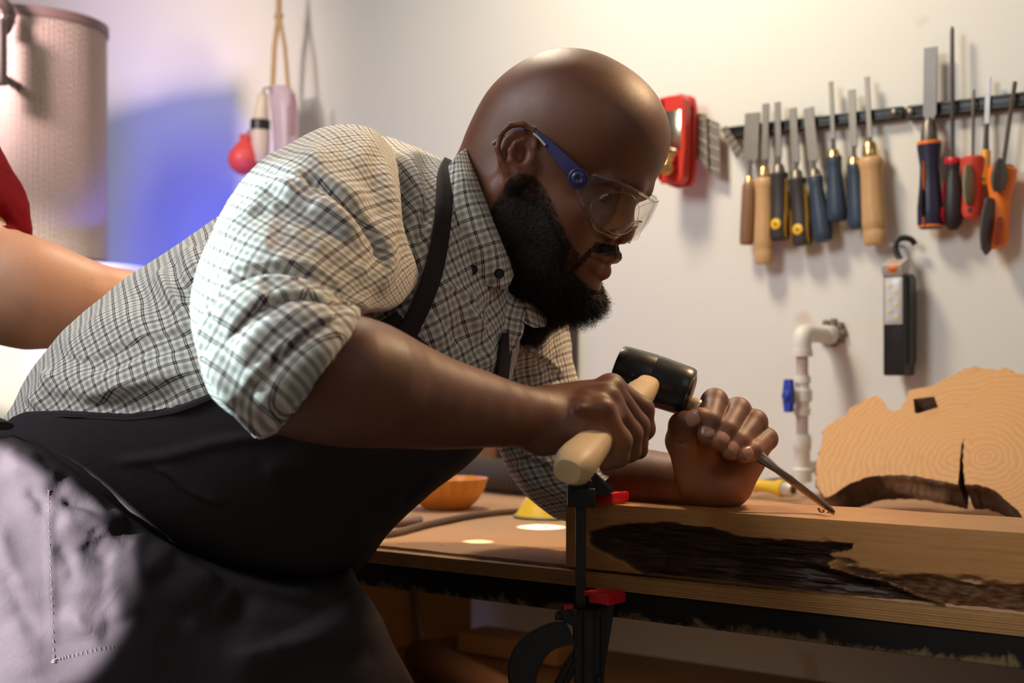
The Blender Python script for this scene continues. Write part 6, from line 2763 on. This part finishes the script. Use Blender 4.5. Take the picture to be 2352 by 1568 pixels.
for a in angs:
    an = a * 1.20
    l0 = 6.9 * math.sin(an) * 1.03
    f0 = 11.75 - 6.6 * (1 - math.cos(an)) ** .92 - .0
    aa = abs(a)
    topu = .75 + .35 * min(1, aa * 2) - 1.0 * max(0, aa - .75) * 1.6
    lowu = -3.9 + .0 * aa
    if aa < .26:
        lowu += 2.25 * math.cos(aa / .26 * math.pi / 2) ** 1.3
    if aa > .55:
        lowu += (aa - .55) ** 1.35 * 7.6
    col = []
    for t in np.linspace(0, 1, 17):
        u = topu + (lowu - topu) * t
        bulge = -.35 * ((t - .35) ** 2) * 3.2
        col.append(H(f0 + bulge - .12 * (t > .5) * (t - .5) * 6, l0, u))
    rows_.append(col)
GLn = np.array(rows_)
Nl = grid_normals(GLn)
if (Nl[30, 8] @ HF) < 0:
    Nl = -Nl
front_, back_ = GLn + Nl * .0009, GLn - Nl * .0009
mm1, nn1 = GLn.shape[:2]
V = np.concatenate([front_.reshape(-1, 3), back_.reshape(-1, 3)])
f1 = grid_faces(mm1, nn1)
tot_ = mm1 * nn1
rim = []
idx = lambda i, j: i * nn1 + j
bord = [idx(i, 0) for i in range(mm1)] + [idx(mm1 - 1, j) for j in range(1, nn1)] + [idx(i, nn1 - 1) for i in range(mm1 - 2, -1, -1)] + [idx(0, j) for j in range(nn1 - 2, 0, -1)]
for a, b in zip(bord, bord[1:] + bord[:1]):
    rim.append([a, b, b + tot_, a + tot_])
nsgn = np.cross(front_[31, 8] - front_[30, 8], front_[30, 9] - front_[30, 8]) @ HF
Fl = np.concatenate([f1 if nsgn < 0 else f1[:, ::-1], (f1[:, ::-1] if nsgn < 0 else f1) + tot_, np.array(rim)])
lens = mesh_obj('lens', V, Fl, lensm, g, sharp=60)
bmx = bmesh.new()
bmx.from_mesh(lens.data)
bmesh.ops.recalc_face_normals(bmx, faces=bmx.faces)
bmx.to_mesh(lens.data)
bmx.free()
# thick clear rim and inner frame line
m = MB()
m.tube([front_.reshape(-1, 3)[b] * .5 + back_.reshape(-1, 3)[b] * .5 for b in bord + bord[:1]], .0011, 8)
m.build('lens_rim', rimm, g)
for s in (-1, 1):
    m = MB()
    pts = []
    for k in range(65):
        a = k / 64 * 2 * math.pi
        uu = -1.5 + (1.95 - .25 * math.cos(a)) * math.sin(a)
        aa = s * (.50 + .34 * math.cos(a) * (1 - .15 * math.sin(a)))
        an = aa * 1.20
        pts.append(H(11.75 - 6.6 * (1 - math.cos(an)) ** .92 - .25, 6.9 * math.sin(an) * 1.03, uu))
    m.tube(pts, .0004, 8)
    m.build('lens_ridge', rimm, g)
m = MB()
for s in (-1, 1):
    pts = catmull([H(11.2, s * .35, -1.5), H(10.9, s * .9, -2.2), H(10.4, s * 1.5, -3.0), H(10.0, s * 1.9, -3.6)], 12)
    m.tube(pts, .0016, 8, flat=.6)
m.build('nose_bridge', rimm, g)
ARM = simple('dark_blue_temple', (.030, .028, .105), .35)
for s in (-1, 1):
    L0 = H(6.6, s * 7.25, .35)
    m = MB()
    arm = [H(6.4, s * 7.0, -.15), H(5.0, s * 7.35, .35), H(3.5, s * 7.5, .90), H(2.1, s * 7.6, 1.40), H(.9, s * 7.65, 1.72), H(-.2, s * 7.5, 1.72), H(-1.3, s * 7.3, 1.05), H(-2.0, s * 7.15, .0)]
    wd_ = [1.25, 1.30, 1.10, .85, .48, .36, .32, .30]
    hc_ = catmull(arm, 48)
    ww = catmull(wd_, 48)
    vs = []
    for i in range(48):
        t_ = hc_[min(i + 1, 47)] - hc_[max(i - 1, 0)]
        t_ = t_ / np.linalg.norm(t_)
        nrm = HL * s
        nrm = nrm - t_ * (nrm @ t_)
        nrm /= np.linalg.norm(nrm)
        up_ = np.cross(t_, nrm) * s
        w_ = ww[i] * CM / 2
        for (a, b) in ((-1, 1), (1, 1), (1, -1), (-1, -1)):
            vs.append(hc_[i] + up_ * a * w_ + nrm * b * .0016)
    m.add(vs, grid_faces(48, 4, True)[:, ::(1 if s > 0 else -1)].tolist())
    m.add(vs[:4], [(0, 1, 2, 3)])
    m.add(vs[-4:], [(3, 2, 1, 0)])
    tmp = m.build('temple_arm', ARM, g, sharp=40, bevel=.0008)
    nrm = HL * s * .93 + HF * .36
    nrm /= np.linalg.norm(nrm)
    hcn = H(6.35, s * 7.1, -.25)
    m = MB()
    m.lathe(hcn - nrm * .002, hcn + nrm * .0035, [(0, .0095), (.8, .0097), (1, .0087)], 28)
    m.lathe(hcn + nrm * .003, hcn + nrm * .0062, [(0, .0066), (.5, .0064), (.85, .0052), (.95, .0038), (.60, .0020), (.5, .0003)], 28)
    m.build('hinge', ARM, g)
    m = MB()
    m.tube(catmull([H(2.3, s * 7.85, 1.1), H(1.4, s * 7.85, 1.42), H(.7, s * 7.85, 1.58)], 10), .0012, 8)
    m.build('arm_inlay', simple('pale_grey_rubber', (.42, .38, .34), .5), g)
    m = MB()
    m.tube(catmull([H(-2.0, s * 7.2, .1), H(-2.5, s * 7.2, -.5), H(-2.8, s * 7.2, -1.0)], 6), .0035, 10, flat=.5)
    m.build('ear_pad', simple('pale_grey_rubber', (.42, .38, .34), .5), g)

# ================================================================== mallet
mal = empty('mallet', MHEAD, 'small black rubber mallet with pale wooden handle held in the right fist', 'mallet')
mx_ = np.array([1., -MH[0] * 1 / MH[1] + .34 * MH[2] / MH[1], -.34])
mx_ = mx_ - MH * (mx_ @ MH)
mx_ /= np.linalg.norm(mx_)
rub = NT('black_rubber')
nv = rub.coords()
rn = rub.noise(nv, 60, 5, .7)
sc1 = rub.ramp(rub.noise(nv, 75, 3, .5, 2.0), [(0, 0.), (.66, 0.), (.72, .35)])
rub.set(base=rub.mix(sc1, (.010, .009, .008), (.20, .15, .11)), rough=rub.math('MULTIPLY_ADD', rn, .22, .22), spec=.5)
rub.bump(rn, .18, .0006)
m = MB()
hl_ = .0385
m.lathe(MHEAD - mx_ * hl_, MHEAD + mx_ * hl_, [(0, .0185), (.015, .0225), (.05, .0238), (.12, .0242), (.47, .0252), (.485, .0248), (.515, .0248), (.53, .0252), (.88, .0242), (.95, .0238), (.985, .0225), (1, .0185)], 56)
m.lathe(MHEAD + mx_ * (hl_ - .004), MHEAD + mx_ * (hl_ + .0015), [(0, .018), (.8, .0175), (1, .015)], 40)
m.build('mallet_head', rub.m, mal, sharp=35)
pw = NT('pale_handle_wood')
v_ = pw.coords()
pn_ = pw.noise(v_, 40, 4)
pf = pw.noise(v_, 500, 2)
pw.set(base=pw.mix(pn_, (.66, .47, .27), (.56, .38, .20)), rough=.5, spec=.35)
pw.bump(pf, .15, .0004)
m = MB()
hl2 = np.linalg.norm(MHEAD - MC)
# faceted, flattened grip
n = 32
vs = []
stn = [(-.0, .0095, 1.0), (.004, .0118, 1.0), (.016, .0150, 1.0), (.035, .0152, 1.0), (.07, .0140, .95), (.12, .0125, .9), (.18, .0122, .9), (.22, .0132, .92), (.245, .0140, .95), (.27, .0118, 1.0), (.275, .0108, 1.0), (hl2 + .012, .0105, 1.0), (hl2 + .022, .0100, 1.0)]
x_, y_, z_ = frame(MH, mx_)
for t, r, fl in stn:
    for k in range(n):
        a = 2 * math.pi * k / n
        sq = (abs(math.cos(a)) ** 2.8 + abs(math.sin(a)) ** 2.8) ** (-1 / 2.8)
        vs.append(MC + MH * t + x_ * r * sq * math.cos(a) * .95 + y_ * r * fl * sq * math.sin(a) * 1.06)
m.add(vs, grid_faces(len(stn), n, True).tolist())
m.add(vs[:n], [tuple(range(n - 1, -1, -1))])
m.add(vs[-n:], [tuple(range(n))])
m.build('mallet_handle', pw.m, mal, sharp=40)

# ================================================================== carving chisel in the left hand
ch_ = empty('carving_chisel', CT, 'slim steel carving chisel held in the left fist with its edge on the timber', 'chisel')
cd = (CT - LT)
Lc = np.linalg.norm(cd)
cd /= Lc
m = MB()
m.lathe(LT, LT + cd * .080, [(0, .0060), (.02, .0082), (.09, .0092), (.14, .0095), (.5, .0105), (.9, .0090), (1, .0065)], 24)
m.build('handle', WOODH, ch_)
m = MB()
m.lathe(LT + cd * .008, LT + cd * .0125, [(0, .0101), (.2, .0106), (.8, .0106), (1, .0101)], 28)
m.build('ferrule', simple('white_ferrule', (.62, .58, .52), .35, .5), ch_)
m = MB()
vs = []
x_, y_, z_ = frame(cd, (0, -1, .4))
stn = [(.072, .0045, .0045), (.082, .0066, .0058), (.094, .0055, .0048), (.108, .0036, .0034), (.114, .0038, .0034), (.124, .0060, .0034), (.135, .0062, .0030), (Lc - .004, .0058, .0024), (Lc, .0056, .0003)]
for t, a, b in stn:
    for k in range(8):
        an = 2 * math.pi * (k + .5) / 8
        vs.append(LT + cd * t + y_ * a * math.cos(an) + x_ * b * math.sin(an))
m.add(vs, grid_faces(len(stn), 8, True).tolist())
m.add(vs[:8], [tuple(range(7, -1, -1))])
m.add(vs[-8:], [tuple(range(8))])
m.build('blade', simple('used_steel', (.30, .23, .19), .26, 1.0, var=.2), ch_, sharp=25)
# ================================================================== second person at the left edge
p2 = bpy.data.objects.new('person', None)
p2.location = (P(-60, 700, 1.62)[0] - .1, 1.62, 0)
COL.objects.link(p2)
tag(p2, 'light-skinned person at the left edge, only a bare forearm and rolled red sleeve in view', 'person')
S = Sdf()
pts, rr = pp([(-230, 250, 1.75, .06), (-75, 560, 1.62, .052), (-38, 655, 1.60, .052)])
S.u(chainf(pts, rr), .03)
pts, rr = pp([(-38, 660, 1.60, .053), (70, 682, 1.60, .0520), (180, 694, 1.62, .0430), (300, 700, 1.66, .0330), (400, 705, 1.70, .026), (440, 706, 1.72, .028)])
S.u(chainf(pts, rr), .03)
S.u(ell(P(60, 650, 1.60), np.eye(3), (.05, .045, .045)), .03)
S.u(rcone(P(455, 708, 1.725), P(505, 712, 1.74), .028, .020), .015)
for k in range(4):
    S.u(group_prim(chainf([P(505, 690 + k * 14, 1.735 + .006 * k), P(545, 696 + k * 13, 1.74 + .006 * k), P(565, 715 + k * 9, 1.75 + .006 * k)], [.010, .009, .007]), .004), .003)
S.u(group_prim(chainf([P(455, 735, 1.72), P(490, 765, 1.72), P(520, 770, 1.725)], [.012, .010, .008]), .004), .006)
# trunk, neck and head outside the frame
S.u([rcone(P(-420, 380, 1.85), P(-420, 1150, 1.85), .15, .14), rcone(P(-230, 250, 1.75), P(-600, 250, 1.95), .07, .07), rcone(P(-420, 200, 1.85), P(-410, 20, 1.83), .06, .058)], .05)
S.u(ell(P(-395, -120, 1.82), np.eye(3), (.095, .078, .12)), .03)
S.u(ell(P(-340, -80, 1.80), np.eye(3), (.035, .03, .03)), .02)
V, F = S.mesh(.003)
t = NT('light_skin')
n = t.noise(t.coords(), 30, 4)
fr = t.ramp(t.noise(t.coords(), 140, 2), [(0, 0.), (.66, 0.), (.75, .35)])
c = t.mix(n, (.64, .33, .20), (.56, .26, .15))
c = t.mix(fr, c, (.36, .14, .07))
t.set(base=c, rough=.5, spec=.4, sss=.08)
t.b.inputs['Subsurface Scale'].default_value = .006
t.bump(t.noise(t.coords(), 300, 3), .25, .0008)
mesh_obj('body', V, F, t.m, p2)
RC = NT('red_cotton')
n = RC.noise(RC.coords(), 900, 2)
RC.set(base=RC.mix(n, (.24, .004, .009), (.15, .003, .006)), rough=.9, spec=.08)
Sx = Sdf()
Sx.u([rcone(P(-420, 380, 1.85), P(-420, 1150, 1.85), .168, .158), rcone(P(-230, 250, 1.75), P(-600, 250, 1.95), .086, .086), rcone(P(-420, 200, 1.85), P(-415, 110, 1.84), .075, .068)], .05)
Sx.u(rcone(P(-600, 250, 1.95), P(-640, 620, 1.98), .078, .066), .03)
V, F = Sx.mesh(.006, B=12)
rs_ = mesh_obj('shirt', V, F, RC.m, p2)
Sx = Sdf()
Sx.u([rcone(P(-225, 250, 1.75), P(-74, 470, 1.65), .084, .064), rcone(P(-74, 492, 1.64), P(-62, 524, 1.63), .0655, .0645)], .006)
V, F = Sx.mesh(.0028)
N = vert_normals(V, F)
fd = folds_disp(V[:, 0], V[:, 1], V[:, 2], N[:, 1], [('r', [(-60, 470), (-10, 495), (30, 500)], 1.6, -.006, .007), ('r', [(-50, 530), (0, 510), (45, 515)], 1.6, -.0045, .006), ('r', [(-40, 430), (0, 445), (30, 470)], 1.6, .005, .008), ('r', [(-20, 500), (20, 530), (40, 545)], 1.6, .004, .005)])
V = V + N * (fd + fbm(V * 30, 3) * .0028)[:, None]
mesh_obj('sleeve', V, F, RC.m, rs_)
Sx = Sdf()
Sx.u(rcone(P(-612, 560, 1.97), P(-560, 900, 1.90), .050, .034), .02)
V, F = Sx.mesh(.006, B=12)
Sx = Sdf()
Sx.u(ell(P(-402, -150, 1.83), np.eye(3), (.104, .090, .108)), .03)
Sx.s(ell(P(-345, -70, 1.76), np.eye(3), (.075, .09, .085)), .01)
V, F = Sx.mesh(.005, B=12)
N = vert_normals(V, F)
V = V + N * (fbm(V * 70, 3) * .003)[:, None]
mesh_obj('hair', V, F, simple('brown_hair', (.06, .03, .015), .6, bump=.6, bscale=300), p2)
Sx = Sdf()
for dx_ in (-.16, .0):
    a = P(-380, 1160, 1.85) + np.array([dx_, 0, 0])
    Sx.u(rcone(a, [a[0], a[1] + .02, .10], .10, .065), .02)
V, F = Sx.mesh(.01, B=10)
mesh_obj('trousers', V, F, TRM, p2)
